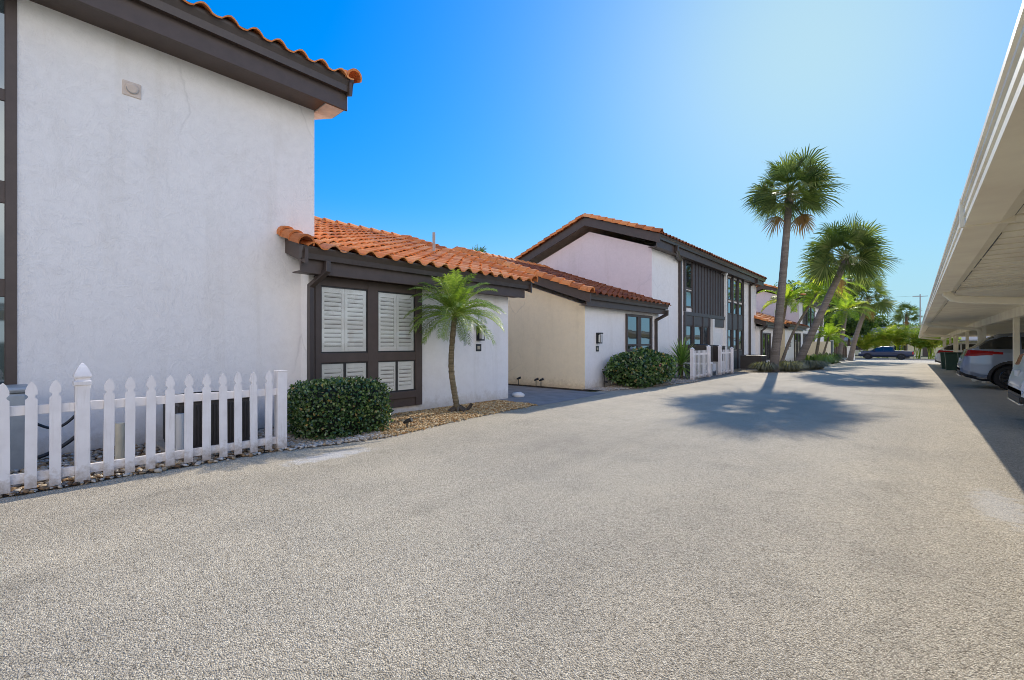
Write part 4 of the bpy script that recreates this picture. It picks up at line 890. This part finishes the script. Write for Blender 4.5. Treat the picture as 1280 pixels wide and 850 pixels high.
SUV=dict(top=[(0,.68),(.03,.82),(.10,1.02),(.16,1.21),(.30,1.27),(.70,1.60),(.90,1.69),(1.5,1.74),(2.4,1.72),(2.85,1.62),(3.5,1.22),(3.8,1.12),(4.3,1.0),(4.6,.84),(4.75,.70)],
  belt=[(0,.70),(.1,.98),(.2,1.17),(.6,1.22),(3.4,1.12),(4.75,.85)],bot=[(0,.42),(.15,.34),(.5,.24),(4.1,.22),(4.75,.32)],plan=[(0,.78),(.06,.87),(.22,.95),(.7,1.0),(3.8,1.0),(4.4,.90),(4.75,.70)],wr=.37,wx=(1.08,3.80),clad=True,cladh=.10,caph=.16,glass=suv_glass,
  extra={'bumper_strip':('chrome',[(-.015,.05,-.62,.62,.36,.40)]),'license_plate':('white',[(.02,.06,-.16,.16,.82,.93)]),'bumper':('cladding',[(-.01,.14,-.62,.62,.40,.50)]),'side_mirror':('cladding',[(2.95,3.1,-1.08,-.92,1.03,1.15),(2.95,3.1,.92,1.08,1.03,1.15)])})
car('parked_car','steel blue hatchback SUV with red wraparound tail light under the carport','car',(1.06,20.85,gz(20.8)),0.0,4.75,1.90,SUV,M['blue'],None,(240,120))
car('parked_car','white SUV cut by the right photo edge under the carport','car',(1.30,11.85,0),0.0,4.75,1.90,SUV,M['pearl'],None,(240,120))
car('parked_car','distant white SUV beyond the green bins under the carport','car',(1.05,43.6,gz(43)),0.0,4.75,1.90,SUV,M['pearl'])
car('parked_car','dark blue car parked behind the posts beside the steel blue SUV','car',(2.6,26.6,gz(26)),0.0,4.75,1.90,SUV,M['navy'])
def truck_glass(cx,cy,cz,hw):
    if 1.20<cz<1.62 and cy>hw*.55 and 2.15<cx<4.25 and not abs(cx-3.05)<.05 and cx<4.35-(cz-1.2)*1.15: return 'window'
    if 1.2<cz<1.62 and cy<hw*.6 and (cx>3.6 and cx<4.5): return 'window'
    if cx<.14 and cy>hw*.72 and .75<cz<1.1: return 'tail_light'
    if cx>5.5 and cy>hw*.55 and .8<cz<1.0: return 'head_light'
    return None
TRUCK=dict(top=[(0,.95),(.03,1.16),(.1,1.19),(1.95,1.21),(1.99,1.24),(2.08,1.72),(2.5,1.80),(3.3,1.78),(3.75,1.66),(4.45,1.20),(4.9,1.16),(5.5,1.08),(5.72,.95),(5.8,.7)],belt=[(0,1.08),(2,1.14),(5.4,1.06),(5.8,.8)],bot=[(0,.50),(.5,.42),(5.2,.38),(5.8,.42)],plan=[(0,.93),(.1,.97),(5.2,.98),(5.6,.92),(5.8,.8)],wr=.40,wx=(1.25,4.75),clad=False,cladh=.07,caph=.16,glass=truck_glass,
  extra={'bumper':('chrome',[(-.10,.04,-.85,.85,.48,.68)]),'side_mirror':('cladding',[(4.0,4.15,-1.15,-.95,1.18,1.38),(4.0,4.15,.95,1.15,1.18,1.38)]),'license_plate':('white',[(-.115,-.095,-.16,.16,.52,.63)])})
car('pickup_truck','dark blue crew cab pickup truck parked sideways at the end of the drive','pickup truck',(-.1,79.8,gz(80)),PI-.04,5.8,1.95,TRUCK,M['navy'])
# ================================================================== camera, light, sky
cam=bpy.data.cameras.new('camera'); co=bpy.data.objects.new('camera',cam); COL.objects.link(co)
cam.sensor_width=36; cam.lens=36*569/1280; cam.shift_y=4/1280; cam.clip_start=.05; cam.clip_end=3000
co.location=(0,0,1.4); co.rotation_euler=(R(90),0,R(41.533)); scene.camera=co
SAT,SH,TINT,FILL_CLOUD=1.58,.33,(1.28,2.10,2.42),(18.5,17.0,16.0,1)
EL,AZ=R(30.3),R(-8)   # azimuth from +Y towards +X
sd=Vector((math.sin(AZ)*math.cos(EL),math.cos(AZ)*math.cos(EL),math.sin(EL)))
sun=bpy.data.lights.new('sun','SUN'); sun.energy=5.0; sun.angle=R(.5); sun.color=(1,.93,.82); so=bpy.data.objects.new('sun',sun); COL.objects.link(so); so.rotation_euler=(-sd).to_track_quat('-Z','Y').to_euler(); so.location=(0,0,30)
w=bpy.data.worlds.new('World'); scene.world=w; w.use_nodes=True; nt=w.node_tree; bg=nt.nodes['Background']
sky=nt.nodes.new('ShaderNodeTexSky'); sky.sky_type='NISHITA'; sky.sun_disc=False; sky.sun_elevation=EL; sky.sun_rotation=AZ; sky.air_density=1.0; sky.dust_density=.6; sky.ozone_density=2.2; sky.altitude=0
# soft shoulder on the sky's brightness (hazy film-like sky), a little more colour
def wn(op,a,b=None):
    m=nt.nodes.new('ShaderNodeVectorMath'); m.operation=op
    for i,x in ((0,a),(1,b)):
        if x is None: continue
        if hasattr(x,'is_output'): nt.links.new(x,m.inputs[i])
        else: m.inputs[i].default_value=x
    return m.outputs['Value'] if op=='DOT_PRODUCT' else m.outputs[0]
hs=nt.nodes.new('ShaderNodeHueSaturation'); hs.inputs['Saturation'].default_value=SAT; hs.inputs['Value'].default_value=1.0
nt.links.new(sky.outputs[0],hs.inputs['Color'])
lum=wn('DOT_PRODUCT',hs.outputs[0],(.25,.6,.15))
ml=nt.nodes.new('ShaderNodeMath'); ml.operation='MULTIPLY_ADD'; nt.links.new(lum,ml.inputs[0]); ml.inputs[1].default_value=SH; ml.inputs[2].default_value=1.
cmb=nt.nodes.new('ShaderNodeCombineXYZ')
for i in range(3): nt.links.new(ml.outputs[0],cmb.inputs[i])
c1=wn('DIVIDE',wn('MULTIPLY',hs.outputs[0],TINT),cmb.outputs[0])
hz=nt.nodes.new('ShaderNodeTexCoord'); hsz=nt.nodes.new('ShaderNodeSeparateXYZ'); nt.links.new(hz.outputs['Generated'],hsz.inputs[0])
hr=nt.nodes.new('ShaderNodeMapRange'); hr.interpolation_type='SMOOTHSTEP'; hr.inputs[1].default_value=.30; hr.inputs[2].default_value=-.02; hr.inputs[3].default_value=0; hr.inputs[4].default_value=.85; nt.links.new(hsz.outputs[2],hr.inputs[0])
hm=nt.nodes.new('ShaderNodeMix'); hm.data_type='RGBA'; nt.links.new(hr.outputs[0],hm.inputs[0]); nt.links.new(c1,hm.inputs[6]); hm.inputs[7].default_value=(2.9,4.9,6.5,1); c2=hm.outputs[2]
# bright broken cloud added in the unseen sky behind the camera, lifts wall shade
tc=nt.nodes.new('ShaderNodeTexCoord'); dirv=tc.outputs['Generated']
back=wn('DOT_PRODUCT',dirv,(.64,-.76,.12))
cn=nt.nodes.new('ShaderNodeTexNoise'); cn.inputs['Scale'].default_value=2.4; cn.inputs['Detail'].default_value=7; nt.links.new(dirv,cn.inputs['Vector'])
cm=nt.nodes.new('ShaderNodeMapRange'); cm.inputs[1].default_value=.02; cm.inputs[2].default_value=.55; nt.links.new(back,cm.inputs[0])
cr=nt.nodes.new('ShaderNodeMapRange'); cr.inputs[1].default_value=.33; cr.inputs[2].default_value=.60; nt.links.new(cn.outputs['Fac'],cr.inputs[0])
cx=nt.nodes.new('ShaderNodeMath'); cx.operation='MULTIPLY'; sz=nt.nodes.new('ShaderNodeSeparateXYZ'); nt.links.new(dirv,sz.inputs[0]); ce=nt.nodes.new('ShaderNodeMapRange'); ce.inputs[1].default_value=.62; ce.inputs[2].default_value=.38; nt.links.new(sz.outputs[2],ce.inputs[0])
cy=nt.nodes.new('ShaderNodeMath'); cy.operation='MULTIPLY'; nt.links.new(cm.outputs[0],cy.inputs[0]); nt.links.new(ce.outputs[0],cy.inputs[1]); nt.links.new(cy.outputs[0],cx.inputs[0]); nt.links.new(cr.outputs[0],cx.inputs[1])
mx=nt.nodes.new('ShaderNodeMix'); mx.data_type='RGBA'; nt.links.new(cx.outputs[0],mx.inputs[0]); nt.links.new(c2,mx.inputs[6]); mx.inputs[7].default_value=FILL_CLOUD
nt.links.new(mx.outputs[2],bg.inputs[0]); bg.inputs[1].default_value=.15
scene.view_settings.view_transform='Standard'; scene.view_settings.look='None'; scene.view_settings.exposure=0; scene.view_settings.gamma=1
scene.cycles.filter_width=.95; scene.cycles.use_denoising=DENOISE
scene.cycles.max_bounces=6; scene.cycles.transparent_max_bounces=12; scene.cycles.diffuse_bounces=4
